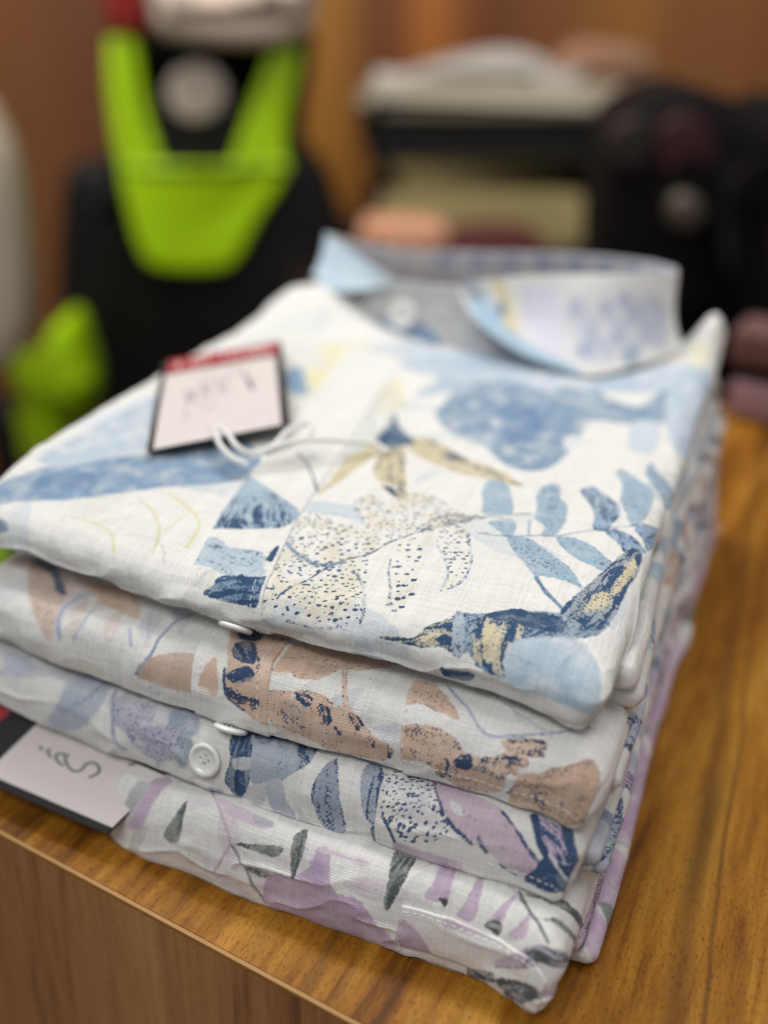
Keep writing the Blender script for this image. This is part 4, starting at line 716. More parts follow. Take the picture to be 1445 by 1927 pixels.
def button(loc, n, parent, roll=.3, rad=.0070):
    """four-hole shirt button, built round its own axis; holes pierce the dished face"""
    V = []; F = []; N = 56
    prof = [(0, .0009), (.15, .0009), (.30, .0009), (.42, .0010), (.58, .0012), (.68, .0017), (.80, .0021), (.91, .0020), (.98, .0015), (1.0, .0009), (.96, .0003), (.85, 0), (0, 0)]
    rs = []
    for r, z in prof: rs.append((r, z))
    fine = []
    for (r0, z0), (r1, z1) in zip(rs, rs[1:]):
        k = 5 if (r0 < .45 and z0 > 0) else 2
        for j in range(k): fine.append((r0 + (r1 - r0) * j / k, z0 + (z1 - z0) * j / k))
    for r, z in fine[1:]:
        for k in range(N):
            a = 2 * math.pi * k / N; x, y = r * math.cos(a), r * math.sin(a); zz = z
            if z > .0002 and r < .5:
                for hx, hy in ((.17, .17), (-.17, .17), (.17, -.17), (-.17, -.17)):
                    dd = math.hypot(x - hx, y - hy)
                    zz -= .0011 * (1 - min(1, max(0, (dd - .065) / .045)))
            V.append((x * rad, y * rad, zz))
    m = len(fine) - 1
    for i in range(m - 1):
        for k in range(N): F.append((i * N + k, i * N + (k + 1) % N, (i + 1) * N + (k + 1) % N, (i + 1) * N + k)[::-1])
    F.append(tuple(range(N)))
    o = mesh_object('button', V, F, MAT['button'], parent)
    o.matrix_basis = frame(loc, n, roll)
    th = []
    for q in ((1, 1, -1, -1), (1, -1, -1, 1)):
        h = .17 * rad
        th.append([(q[0] * h, q[1] * h, .0004), (q[0] * h * .8, q[1] * h * .8, .00125), (0, 0, .0015), (q[2] * h * .8, q[3] * h * .8, .00125), (q[2] * h, q[3] * h, .0004)])
    VV = []; 
    a = tube('thread', th[0], .00022, MAT['thread'], o, 6, 4); 
    tube('thread', th[1], .00022, MAT['thread'], o, 6, 4)
    return o
# ---------------------------------------------------------------- materials used
MAT = dict(
    button=simple('button_white', (240, 240, 236), .28, .02, 300, .95, .3),
    thread=simple('sewing_thread', (240, 239, 234), .8, .05, 800),
    counter=wood_material('counter_laminate', (94, 54, 12), (150, 96, 22), (194, 140, 50), 'Y', .65, .5, 3.4, .92, .95, (-.141, -.042, math.radians(-6.1)), [(.0335, .0055, .8), (.0435, .0014, .9), (-.0902, .0032, .8), (.068, .006, .35), (-.155, .006, .45), (-.115, .003, .3)]),
    panel=wood_material('panel_laminate', (124, 82, 52), (172, 120, 76), (196, 144, 92), 'Z', .6, .45, 2.2, .95, .3),
    band=simple('edge_band', (170, 124, 60), .45, .12, 60, .9),
)
INK = dict(blue=(52, 82, 118), beige=(58, 76, 108), grey=(60, 84, 122), mauve=(84, 92, 92))
for k_ in INK: MAT[k_] = cloth_material(k_ + '_print_linen', INK[k_])
# ================================================================ the counter
CR = math.radians(-6.1)
ctr = thing('counter', 'golden brown wood grain counter carrying the stack of shirts', 'counter', (-.141, -.042, -.95), CR)
# local frame: x along the front edge, y back, z up from the floor
ZT = .95
box('top', -.245, .95, .0012, .68, ZT - .0042, ZT, MAT['counter'], ctr)
box('edge_band', -.245, .95, -.0006, .0011, ZT - .0019, ZT - .0003, MAT['band'], ctr)
box('front_panel', -.243, .95, .0002, .02, 0, ZT - .0044, MAT['panel'], ctr)
box('side_panel', -.243, -.22, .0205, .675, 0, ZT - .0044, MAT['panel'], ctr)
box('back_panel', -.2195, .95, .655, .675, 0, ZT - .0044, MAT['panel'], ctr)
# ================================================================ the four shirts
def lin_edge(p, q):
    (a0, b0), (a1, b1) = p, q
    return lambda b: a0 + (a1 - a0) * (b - b0) / (b1 - b0)
def ab_frame(key, a, b, lift):
    sh = SHEETS[key]; A, B = np.array([a]), np.array([b])
    n = sh.N(A, B)[0]; return (sh.P(A, B)[0] + n * lift) * .01, n
PAL = dict(blue=[(176, 203, 224), (140, 172, 207), (203, 217, 228), (222, 207, 166), (190, 208, 226)],
           beige=[(219, 190, 169), (178, 190, 214), (205, 208, 222), (160, 180, 205), (216, 192, 178)],
           grey=[(168, 180, 197), (150, 165, 188), (205, 190, 214), (190, 196, 212), (120, 140, 168)],
           mauve=[(208, 182, 210), (200, 170, 200), (150, 155, 155), (222, 205, 224), (218, 190, 212)])
def shirt(key, label, fine_front, fine_back):
    root = thing('folded_shirt', label, 'shirt', (0, 0, 0), 0, 'folded shirts in the stack')
    mat = MAT[key]; el = PRINTS[key]; sh = SHEETS[key + '_front']; a0, a1, b0, b1 = sh.arange()
    ag = steps([(a0, .5), (sh.A0 - 2.4, .07), (-21, .06 * FINE), (-17, .036 * FINE), (sh.A1 + 2.2, .036 * FINE), (a1, .4)])
    if key == 'blue': bg = steps([(b0, .5), (sh.B0 - 4.2, .04 * FINE), (12, .038 * FINE), (22, .07 * FINE), (sh.B1, .12), (b1, .5)])
    else: bg = steps([(b0, .5), (sh.B0 - 3.4, .04 * FINE), (5.5, .036 * FINE), (8, .25), (sh.B1, .3), (b1, .6)])
    ex = None
    if key == 'blue':
        def ex(pr): scatter(pr, [(168, 194, 216), (150, 178, 206), (196, 210, 222), (214, 212, 196)], 62, 21, 3.2, .30)
    else:
        def ex(pr):
            q = pr.p; keep_ = (q[:, 1] < 6)
            sub = Print(q[keep_, 0], q[keep_, 1]); scatter(sub, PAL[key], 60, 31 + len(key), 2.6, .34)
            pr.c[keep_] = sub.c; pr.k[keep_] = sub.k
            g = random.Random(9)
            for i in range(24):   # leaves running over the right-hand fold, behind the front edge
                c = np.array((g.uniform(-.8, 2.0), g.uniform(4.5, 38))); L = g.uniform(2, 5); an = g.uniform(0, 6.28)
                ux, uy = np.array((math.cos(an), math.sin(an))), np.array((-math.sin(an), math.cos(an)))
                pts = [c + ux * (x * L) + uy * (y * L * .35) for x, y in ((-.5, 0), (-.2, .42), (.15, .45), (.5, .02), (.15, -.4), (-.2, -.42))]
                pr.put('F', pts, g.choice(PAL[key]), dict(ink=g.choice((.05, .2, .5)), soft=.05), i)
    cloth_panel(key + '_front', mat, root, 'front_panel', el, 'B', ag, bg, ex)
    bk = SHEETS[key + '_back']; a0, a1, b0, b1 = bk.arange()
    ag = steps([(a0, .3), (bk.A0 + 1, .4), (-3, .8), (-1.2, .06), (bk.A1 + 1.9, .06), (a1, .3)])
    bg = steps([(b0, .4), (bk.B0 - 1.8, .07), (12, .08), (b1, .2)])
    cloth_panel(key + '_back', mat, root, 'back_panel', BACK.get(key, []), 'B', ag, bg, lambda pr: BACKX[key](pr))
    bk = SHEETS[key + '_sleeve']; a0, a1, b0, b1 = bk.arange()
    ag = steps([(a0, .3), (bk.A0 + 1, .4), (-3, .8), (-1.2, .06), (bk.A1 + 1.2, .06), (a1, .3)])
    bg = steps([(b0, .4), (bk.B0 - 1.2, .07), (12, .08), (b1, .2)])
    cloth_panel(key + '_sleeve', mat, root, 'sleeve', [], 'B', ag, bg, lambda pr: BACKX[key](pr, 50))
    return root
BACK = {}
def _bx(key, n, seed):
    def f(pr, plus=0):
        g = random.Random(seed + plus)
        for i in range(n):
            c = np.array((g.uniform(-1.5, 2.2), g.uniform(0, 39))); L = g.uniform(2.2, 6.0); an = g.uniform(0, 6.28)
            ux, uy = np.array((math.cos(an), math.sin(an))), np.array((-math.sin(an), math.cos(an)))
            pts = [c + ux * (x * L) + uy * (y * L * .45) for x, y in ((-.5, 0), (-.2, .42), (.15, .45), (.5, .02), (.15, -.4), (-.2, -.42))]
            pr.put('F', pts, g.choice(PAL[key]), dict(ink=g.choice((.03, .08, .15, .4)), soft=.06, mott=.4), i)
    return f
BACKX = dict(blue=_bx('blue', 12, 3), beige=_bx('beige', 22, 4), grey=_bx('grey', 26, 5), mauve=_bx('mauve', 34, 6))
def hemline(key, b, aa): return [[(a, b) for a in aa]]
# ---- top shirt, blue and sand print
blue = shirt('blue', 'top shirt of the stack, white with blue fern leaves and a sand coloured star flower', 1, 1)
pl = lin_edge((-18.23, 10.08), (-17.19, 3.36)); pr_ = lin_edge((-14.90, 10.72), (-13.80, 3.46))
sb = SHEETS['blue_front']
bs = steps([(sb.B0 - 3.4, .06), (1.5, .04), (12, .04), (20, .07), (29.6, .12)])
patch('blue_front', MAT['blue'], blue, 'placket', PRINTS['blue'], 'P', pl, pr_, bs, .10, 90)
stitches('blue_front', [[(pl(b) + .42, b) for b in np.linspace(-.3, 29, 30)], [(pr_(b) - .5, b) for b in np.linspace(-.3, 29, 30)]], MAT['thread'], blue, .105)
loc, n = ab_frame('blue_front', -14.9, 1.72, .11); button(loc, n, blue, .4)
# ---- second shirt, beige print
beige = shirt('beige', 'second shirt from the top, white with beige leaves speckled navy and a chest pocket', 1, 1)
pl = lin_edge((-16.25, 3.21), (-15.92, .44)); pr_ = lin_edge((-13.02, 4.39), (-12.60, .95)); pk = lin_edge((-7.46, 3.43), (-7.10, .32))
sb = SHEETS['beige_front']
bs = steps([(sb.B0 - 3.1, .05), (5.4, .045)])
patch('beige_front', MAT['beige'], beige, 'placket', PRINTS['beige'], 'P', pl, pr_, bs, .09, 80)
patch('beige_front', MAT['beige'], beige, 'pocket', PRINTS['beige'], 'KB', pk, lambda b: .55 + 0 * b, steps([(sb.B0 - 3.1, .05), (5.4, .045)]), .08, 170)
hb = sb.B0 - 2.45
stitches('beige_front', [[(pl(b) + .4, b) for b in np.linspace(hb, 5, 12)], [(pr_(b) - .45, b) for b in np.linspace(hb, 5, 12)],
                         [(pk(b) + .13, b) for b in np.linspace(hb, 5, 12)], [(pk(b) + .75, b) for b in np.linspace(2.2, 5, 8)]], MAT['thread'], beige, .095)
stitches('beige_front', hemline('beige', hb, np.linspace(-7, .3, 20)), MAT['thread'], beige, .085)
loc, n = ab_frame('beige_front', -14.1, -.62, .10); button(loc, n, beige, .2)
# ---- third shirt, grey blue print
grey = shirt('grey', 'third shirt from the top, grey blue leaf print with a lilac petal pocket', 1, 1)
sb = SHEETS['grey_front']; pk = lin_edge((-7.68, 1.12), (-7.58, -1.31))
patch('grey_front', MAT['grey'], grey, 'pocket', PRINTS['grey'], 'K', pk, lambda b: .25 + 0 * b, steps([(sb.B0 - 2.6, .05), (4.2, .045)]), .10, 170)
pl = lambda b: -16.6 + 0 * b; pr_ = lambda b: -13.5 + 0 * b
patch('grey_front', MAT['grey'], grey, 'placket', PRINTS['grey'], 'B', pl, pr_, steps([(sb.B0 - 2.6, .05), (4.2, .045)]), .08, 80)
stitches('grey_front', hemline('grey', sb.B0 - 2.1, np.linspace(-3.2, .0, 8)) + [[(pk(b) + .13, b) for b in np.linspace(-1.4, 3.5, 8)]], MAT['thread'], grey, .11)
loc, n = ab_frame('grey_front', -14.87, -.43, .09); button(loc, n, grey, .7)
# ---- bottom shirt, mauve print
mauve = shirt('mauve', 'bottom shirt of the stack, white with mauve petals and grey green palm fronds', 1, 1)
sb = SHEETS['mauve_front']; pk = lin_edge((-5.88, -1.84), (-6.05, -3.78))
patch('mauve_front', MAT['mauve'], mauve, 'pocket', PRINTS['mauve'], 'KB', pk, lambda b: .35 + 0 * b, steps([(sb.B0 - 3.2, .05), (-2.05, .045)]), .09, 150)
stitches('mauve_front', [[(pk(b) + .13, b) for b in np.linspace(-3.9, -2.2, 8)], [(a, -2.2) for a in np.linspace(-5.8, -.4, 12)], [(pk(b) + 1.3, b) for b in np.linspace(-3.0, -2.2, 5)]], MAT['thread'], mauve, .095)
# ---- collar of the top shirt
def loft(name, c0, c1, nt_, ns, bulge, mat, parent, paint=None, size=(16, 5), thick=.11, curlamp=.12):
    """cloth between two space curves (cm), bowed outwards, with real thickness"""
    p0 = catmull(np.array(c0, float), 24, False); p1 = catmull(np.array(c1, float), 24, False)
    def res(p):
        s = np.concatenate([[0], np.cumsum(np.linalg.norm(np.diff(p, axis=0), axis=1))]); s /= s[-1]
        t = np.linspace(0, 1, nt_); return np.stack([np.interp(t, s, p[:, k]) for k in range(3)], -1)
    q0, q1 = res(p0), res(p1); T, S = np.meshgrid(np.linspace(0, 1, nt_), np.linspace(0, 1, ns))
    P = q0[None] * (1 - S[..., None]) + q1[None] * S[..., None]
    d1 = np.gradient(P, axis=1); d0 = np.gradient(P, axis=0); n = np.cross(d1, d0); n /= np.linalg.norm(n, axis=-1, keepdims=True) + 1e-9
    A, B = T * size[0], S * size[1]
    P = P + n * (np.sin(np.pi * S) * bulge + (fbm(A * .35 + 3, B * .35, 2) - .5) * curlamp * 2)[..., None]
    pr = Print(A, B)
    if paint: paint(pr)
    o = grid_mesh(name, P, A, B, pr.rgba(), mat, parent)
    m = o.modifiers.new('cloth', 'SOLIDIFY'); m.thickness = thick * .01; m.offset = 0
    return o
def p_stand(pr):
    pr.put('F', [(-1, -1), (23, -1), (23, 5), (-1, 5)], (196, 197, 198), dict(ink=.05, soft=.1, mott=.5))  # grey base paints the stand's shade into its cloth
    pr.put('F', [(4.6, 2.6), (6.5, 2.3), (9, 2.5), (9.6, 4), (6.5, 3.9), (4.4, 3.9)], (120, 150, 185), dict(ink=.3, soft=.15))
    pr.put('F', [(1.8, 1.7), (2.8, 1.8), (2.7, 2.9), (1.7, 2.8)], (130, 150, 180), dict(ink=.3, soft=.15))
    for i in range(5): pr.put('L', [(11 + i * 1.1, 1.2), (11.2 + i * 1.1, 3.4)], (205, 207, 210), dict(w=.3, soft=.12, ink=.05), i)
def p_right(pr):
    pr.put('F', [(-.3, .1), (1.4, 0), (3.2, 2.6), (5.2, 3.9), (8.5, 4.6), (8.4, 5.4), (4.2, 5.2), (1.0, 4.2)], (170, 200, 222), dict(ink=.12, soft=.25))
    pr.put('F', [(2.6, .3), (3.5, .3), (4.6, 2.2), (5.0, 3.8), (4.2, 3.6), (3.4, 2.0)], (228, 217, 178), dict(ink=.05, soft=.12))
    pr.put('F', [(3.4, 1.8), (4.0, 2.2), (3.9, 3.1), (3.3, 2.7)], (110, 140, 172), dict(ink=.35, soft=.15))
    pr.put('F', [(5.0, .9), (7.6, .8), (7.7, 4.2), (5.8, 3.6)], (228, 226, 240), dict(ink=0, soft=.3))
    pr.put('F', [(8.2, 1.2), (11.5, 1.0), (14.6, 1.3), (15, 3.9), (11, 4.4), (8.4, 4.0)], (206, 209, 222), dict(ink=.07, soft=.4, mott=.9))
    for i, (x, y) in enumerate([(8.6, 1.6), (9.6, 2.8), (10.6, 1.7), (9.2, 3.6), (11.4, 3.2), (12.6, 2.2), (13.4, 3.4), (12, 1.3)]):
        pr.put('F', [(x - .4, y), (x, y - .4), (x + .5, y), (x, y + .45)], (170, 180, 204), dict(ink=.18, soft=.2), i)
    for i in range(10): pr.put('F', [(8.3 + .7 * i, 1.0 + (i * 37 % 11) * .25), (9.3 + .7 * i, 1.3 + (i * 37 % 11) * .25), (9.0 + .7 * i, 2.1 + (i * 37 % 11) * .25), (8.2 + .7 * i, 1.8 + (i * 37 % 11) * .25)], (188, 196, 214), dict(ink=.08, soft=.25, alpha=.6), 40 + i)
    pr.put('F', [(11.5, 4.0), (12.6, 4.0), (12.4, 4.8), (11.6, 4.8)], (160, 180, 195), dict(ink=.15, soft=.25))
def p_left(pr):
    pr.put('F', [(-.5, -.5), (9, -.5), (9, 6), (-.5, 6)], (190, 212, 228), dict(ink=.03, soft=.2, mott=.3))
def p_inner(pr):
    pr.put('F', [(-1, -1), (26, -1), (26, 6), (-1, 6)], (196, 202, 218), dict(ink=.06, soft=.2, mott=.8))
    for i in range(9): pr.put('F', [(2 + i * 2.3, .5), (3 + i * 2.3, .2), (3.6 + i * 2.3, 1.4), (2.4 + i * 2.3, 1.6)], (160, 175, 205), dict(ink=.15, soft=.2), i)
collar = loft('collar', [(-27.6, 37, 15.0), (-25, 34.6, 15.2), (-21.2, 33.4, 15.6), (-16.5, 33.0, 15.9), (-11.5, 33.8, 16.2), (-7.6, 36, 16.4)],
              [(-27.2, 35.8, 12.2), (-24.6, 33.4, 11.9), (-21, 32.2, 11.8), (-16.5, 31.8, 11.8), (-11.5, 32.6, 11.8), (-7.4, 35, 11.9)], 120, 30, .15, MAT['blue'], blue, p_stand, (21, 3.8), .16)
loft('right_leaf', [(-17.8, 33.2, 16.0), (-13, 33.3, 16.9), (-8.6, 34.6, 17.25), (-5.3, 36.8, 17.3)],
     [(-17.6, 32.8, 15.7), (-15.9, 31.2, 14.4), (-13.2, 30.2, 13.3), (-10.5, 29.6, 12.8), (-8.0, 29.6, 12.6), (-6.0, 32.5, 12.7), (-4.3, 36.0, 12.8)], 150, 50, .55, MAT['blue'], collar, p_right, (16, 5), .14)
loft('back_leaf', [(-5.4, 37.0, 17.25), (-6.3, 40.0, 16.8), (-9.5, 43, 16.3), (-15, 44.2, 15.9), (-22, 43, 15.5), (-26.8, 40.5, 15.9), (-29.6, 38, 17.0)],
     [(-5.0, 36.4, 12.8), (-6.0, 40, 12.6), (-9, 44, 12.4), (-15, 45.6, 12.2), (-22.5, 44.2, 12.2), (-28, 41, 13.0), (-29.6, 38.5, 14.2)], 150, 24, .2, MAT['blue'], collar, p_inner, (30, 5), .14)
loft('left_leaf', [(-29.5, 38, 17.0), (-26.9, 36.4, 16.4), (-24.3, 34.8, 15.9), (-22.2, 33.5, 15.55)],
     [(-28.9, 34.9, 14.8), (-27.2, 33.9, 14.3), (-25.4, 33.2, 14.5), (-22.2, 33.2, 15.4)], 80, 40, .25, MAT['blue'], collar, p_left, (8, 5), .14)
button((-.2100, .3195, .1388), (.25, -.95, .35), collar, .3, .0088)
# ================================================================ hang tags
MAT['card_white'] = simple('tag_card_white', (218, 210, 207), .5, .02, 200)
MAT['card_black'] = simple('tag_card_black', (26, 25, 27), .45, .1, 200)
MAT['card_red'] = simple('tag_header_red', (168, 40, 52), .45, .05, 200)
MAT['ink_grey'] = simple('tag_ink_grey', (138, 132, 133), .6, .02, 200)
MAT['ink_dark'] = simple('tag_ink_dark', (92, 88, 90), .6, .02, 200)
def quad_plate(name, Q, u0, u1, v0, v1, z0, z1, mat, parent, nu=12, nv=16, sag=0.0):
    """thin card over the bilinear quad Q (TL, TR, BR, BL in cm); u across, v down, z along the card normal (cm)"""
    Q = [np.array(q, float) for q in Q]; nrm = np.cross(Q[1] - Q[0], Q[3] - Q[0]); nrm /= np.linalg.norm(nrm)
    if nrm[2] < 0: nrm = -nrm
    V = []; F = []
    def pos(u, v, z): return ((Q[0] * (1 - u) + Q[1] * u) * (1 - v) + (Q[3] * (1 - u) + Q[2] * u) * v + nrm * (z + sag * math.sin(math.pi * v) * 1.0)) * .01
    for z in (z1, z0):
        for j in range(nv + 1):
            for i in range(nu + 1): V.append(pos(u0 + (u1 - u0) * i / nu, v0 + (v1 - v0) * j / nv, z))
    K = (nu + 1) * (nv + 1); ix = lambda i, j, t: t * K + j * (nu + 1) + i
    for j in range(nv):
        for i in range(nu):
            F.append((ix(i, j, 0), ix(i, j + 1, 0), ix(i + 1, j + 1, 0), ix(i + 1, j, 0))); F.append((ix(i, j, 1), ix(i + 1, j, 1), ix(i + 1, j + 1, 1), ix(i, j + 1, 1)))
    for i in range(nu):
        F.append((ix(i, 0, 0), ix(i + 1, 0, 0), ix(i + 1, 0, 1), ix(i, 0, 1))); F.append((ix(i, nv, 0), ix(i, nv, 1), ix(i + 1, nv, 1), ix(i + 1, nv, 0)))
    for j in range(nv):
        F.append((ix(0, j, 0), ix(0, j, 1), ix(0, j + 1, 1), ix(0, j + 1, 0))); F.append((ix(nu, j, 0), ix(nu, j + 1, 0), ix(nu, j + 1, 1), ix(nu, j, 1)))
    return mesh_object(name, V, F, mat, parent, False), pos
def strokes(name, pos, lines, w, mat, parent, z):
    """printed strokes as thin raised ribbons on the card; lines in (u, v) card fractions"""
    V = []; F = []
    for ln in lines:
        p = catmull(np.array(ln[0], float), 6, False); ww = ln[1] if len(ln) > 1 else w
        asp = 2.2
        for i in range(len(p)):
            d = p[min(i + 1, len(p) - 1)] - p[max(i - 1, 0)]; d = d * (1, asp); d /= np.linalg.norm(d) + 1e-9
            nn = np.array((-d[1], d[0] / asp)) * ww
            for s in (-1, 1): V.append(pos(p[i][0] + s * nn[0], p[i][1] + s * nn[1], z))
        k0 = len(V) - 2 * len(p)
        for i in range(len(p) - 1): F.append((k0 + 2 * i, k0 + 2 * i + 1, k0 + 2 * i + 3, k0 + 2 * i + 2))
    o = mesh_object(name, V, F, mat, parent, False)
    m = o.modifiers.new('thickness', 'SOLIDIFY'); m.thickness = .00005; m.offset = 0
    return o
g = random.Random(4)
def header_marks():     # the red band carries a line of white lettering too blurred to read: letter-sized strokes
    L = []; x = .12
    while x < .88:
        w = g.uniform(.025, .05)
        if g.random() < .85:
            L.append(([(x, .05), (x + w * .2, .145)], .007)); L.append(([(x, .06 + .05 * g.random()), (x + w * .8, .07 + .06 * g.random())], .006))
            if g.random() < .5: L.append(([(x + w * .8, .055), (x + w * .9, .145)], .006))
        x += w + .025
    return L
Q1 = [(-29.75, 18.9, 13.3), (-25.3, 24.3, 13.6), (-19.1, 14.3, 13.1), (-23.4, 8.6, 13.0)]
tag1 = thing('hang_tag', 'white card hang tag with red header and black border lying on the blue print shirt', 'tag', (0, 0, 0), 0, 'hang tags on the shirts')
c1, pos1 = quad_plate('backing_card', Q1, 0, 1, 0, 1, 0, .10, MAT['card_black'], tag1, sag=.12)
quad_plate('red_header', Q1, .05, .965, .01, .185, .102, .125, MAT['card_red'], tag1, sag=.12)
quad_plate('white_label', Q1, .045, .935, .215, 1.0, .102, .13, MAT['card_white'], tag1, sag=.12)
strokes('header_lettering', pos1, header_marks(), .006, MAT['card_white'], tag1, .131)
strokes('faint_lettering', pos1, [([(.22, .45), (.25, .62), (.28, .47), (.3, .6)],), ([(.34, .40), (.36, .58)],), ([(.34, .47), (.42, .42), (.38, .52), (.45, .56)],), ([(.46, .38), (.5, .55), (.55, .36)],),
        ([(.22, .68), (.26, .72)],), ([(.30, .66), (.46, .60)],), ([(.50, .58), (.58, .55)],), ([(.20, .78), (.28, .76)],), ([(.36, .73), (.47, .70)],), ([(.30, .35), (.46, .30)],), ([(.50, .29), (.60, .27)],), ([(.62, .30), (.63, .38)],)], .007, MAT['ink_grey'], tag1, .136)
strokes('dark_lettering', pos1, [([(.70, .44), (.72, .52), (.735, .59)], .016), ([(.67, .34), (.69, .42)], .008)], .014, MAT['ink_dark'], tag1, .136)
MAT['cord'] = simple('tag_cord', (236, 236, 232), .75, .06, 500)
tube('cord', np.array([(-21.6, 11.3, 13.6), (-20.9, 11.1, 13.75), (-20.2, 10.6, 13.7), (-19.5, 10.1, 13.5), (-18.9, 10.3, 13.2), (-18.4, 11.2, 13.2), (-18.2, 12.6, 13.6), (-17.7, 13.6, 13.7), (-17.3, 13.0, 13.4), (-18.0, 11.8, 13.1), (-18.5, 10.9, 13.0)]) * .01, .0014, MAT['cord'], tag1, 8, 8)
tube('cord', np.array([(-18.9, 10.2, 13.0), (-18.0, 11.4, 13.35), (-16.9, 12.8, 13.3), (-15.8, 13.9, 13.0), (-14.8, 14.7, 12.75), (-14.0, 14.6, 12.5)]) * .01, .0014, MAT['cord'], tag1, 8, 8)
tube('cord', np.array([(-21.5, 11.4, 13.55), (-21.0, 10.7, 13.6), (-20.3, 10.0, 13.4), (-19.4, 9.6, 13.1), (-18.7, 9.7, 12.9)]) * .01, .0014, MAT['cord'], tag1, 8, 8)
Q2 = [(-18.75, -2.25, 1.15), (-17.1, -.1, 3.2), (-27.9, .9, 3.25), (-29.6, -1.75, 1.15)]
tag2 = thing('hang_tag', 'white card hang tag with grey letters hanging between the third and bottom shirts', 'tag', (0, 0, 0), 0, 'hang tags on the shirts')
c2, pos2 = quad_plate('backing_card', Q2, 0, 1, 0, 1, -.16, .06, MAT['card_black'], tag2, sag=.05)
quad_plate('white_label', Q2, .10, .97, -.002, .645, .062, .09, MAT['card_white'], tag2, sag=.05)
quad_plate('red_header', Q2, .03, .97, .80, .97, .062, .085, MAT['card_red'], tag2, sag=.05)
strokes('script_lettering', pos2, [([(.56, .251), (.66, .235), (.735, .255), (.755, .29), (.697, .309), (.61, .305), (.56, .33), (.60, .375), (.693, .418)], .018),
        ([(.567, .385), (.60, .43), (.676, .45), (.72, .40)], .018), ([(.60, .46), (.66, .50), (.70, .49)], .016), ([(.63, .52), (.68, .545)], .016), ([(.91, .16), (.957, .138)], .02)], .016, MAT['ink_grey'], tag2, .096)
strokes('header_lettering', pos2, [([(.1 + .08 * i, .85), (.13 + .08 * i, .92)], .014) for i in range(10)], .012, MAT['card_white'], tag2, .09)
# ================================================================ things behind the counter
NV = np.array((math.sin(YAW), math.cos(YAW))); RV = np.array((math.cos(YAW), -math.sin(YAW)))
FLOOR = -.95
def soft(name, key, depth, rad, mat, parent, back=0.0, taper=.9, ox=0, oz=0):
    """an upholstered or moulded body: outline in its own frame (x right, z up), rounded over by rad and depth thick"""
    poly = catmull(np.array(OUTLINES[key][1]) - (ox, oz), 4); c = poly.mean(0); V = []; F = []; n = len(poly)
    nrm = np.roll(poly, -1, 0) - np.roll(poly, 1, 0); nrm = np.stack([nrm[:, 1], -nrm[:, 0]], -1); nrm /= np.linalg.norm(nrm, axis=1, keepdims=True) + 1e-9
    if ((poly - c) * nrm).sum() < 0: nrm = -nrm
    rings = []
    for k in range(7):
        a = k / 6 * math.pi / 2; rings.append((rad * (1 - math.sin(a)), back + rad * (1 - math.cos(a))))
    rings = [(rad * .97 + rad * 1.6, back - rad * .18)] + rings + [(0, back + depth - rad * .4), (rad * .4, back + depth)]
    for ins, y in rings:
        for p, q in zip(poly, nrm):
            s = p - q * ins; V.append((s[0], y, s[1]))
    m = len(rings)
    for i in range(m - 1):
        for k in range(n): F.append((i * n + k, i * n + (k + 1) % n, (i + 1) * n + (k + 1) % n, (i + 1) * n + k))
    F.append(tuple(range(n))[::-1]); F.append(tuple((m - 1) * n + k for k in range(n)))
    return mesh_object(name, V, F, mat, parent)
def place(dist, x=0, z=0): 
    p = np.array(CAM_LOC[:2]) + NV * dist + RV * x
    return (p[0], p[1], z)
MAT.update(
    black_hide=simple('black_upholstery', (30, 28, 28), .5, .25, 12, 1.0),
    lime=simple('lime_upholstery', (178, 222, 8), .42, .06, 14, 1.0),
    emblem=simple('emblem_grey', (204, 190, 174), .4, .1, 40),
    cream=simple('cream_cloth', (222, 200, 182), .85, .06, 20),
    red=simple('red_cloth', (150, 30, 24), .8, .1, 20),
    plastic_cream=simple('cream_plastic', (186, 172, 152), .5, .05, 10),
    steel=simple('dark_metal', (40, 40, 42), .4, .1, 30, 1, 0, .6),
    printer_black=simple('printer_black', (26, 26, 30), .4, .15, 20),
    printer_grey=simple('printer_lid_grey', (150, 142, 122), .5, .06, 20),
    tray=simple('tray_beige', (176, 158, 108), .55, .06, 20),
    slot=simple('slot_black', (8, 8, 9), .7, .1, 20),
    paper=simple('paper_grey', (168, 162, 156), .7, .08, 18),
    paper_brown=simple('paper_brown', (150, 110, 84), .7, .1, 18),
    salmon=simple('salmon_card', (205, 148, 116), .7, .1, 16),
    maroon=simple('maroon_card', (88, 34, 34), .6, .1, 16),
    bag=simple('bag_dark', (14, 8, 9), .85, .8, 14),
    bag_red=simple('bag_red', (54, 6, 18), .6, .2, 20),
    bag_mauve=simple('bag_mauve', (34, 21, 21), .6, .2, 20),
    bag_knob=simple('bag_buckle', (84, 73, 62), .45, .1, 20),
    bag_brown=simple('bag_brown', (36, 20, 8), .6, .2, 20),
    desk=simple('desk_dark', (40, 28, 22), .5, .2, 8),
    pink=simple('pink_cloth', (158, 122, 130), .85, .1, 20),
    dusty=simple('dusty_pink_cloth', (100, 68, 66), .85, .1, 20),
    dark_cloth=simple('dark_cloth', (34, 26, 26), .85, .1, 20),
    floor=simple('floor_brown', (70, 52, 40), .5, .1, 3),
)
for k_ in ('bag', 'black_hide', 'desk', 'dark_cloth'): MAT[k_].node_tree.nodes['Principled BSDF'].inputs['Specular IOR Level'].default_value = .15
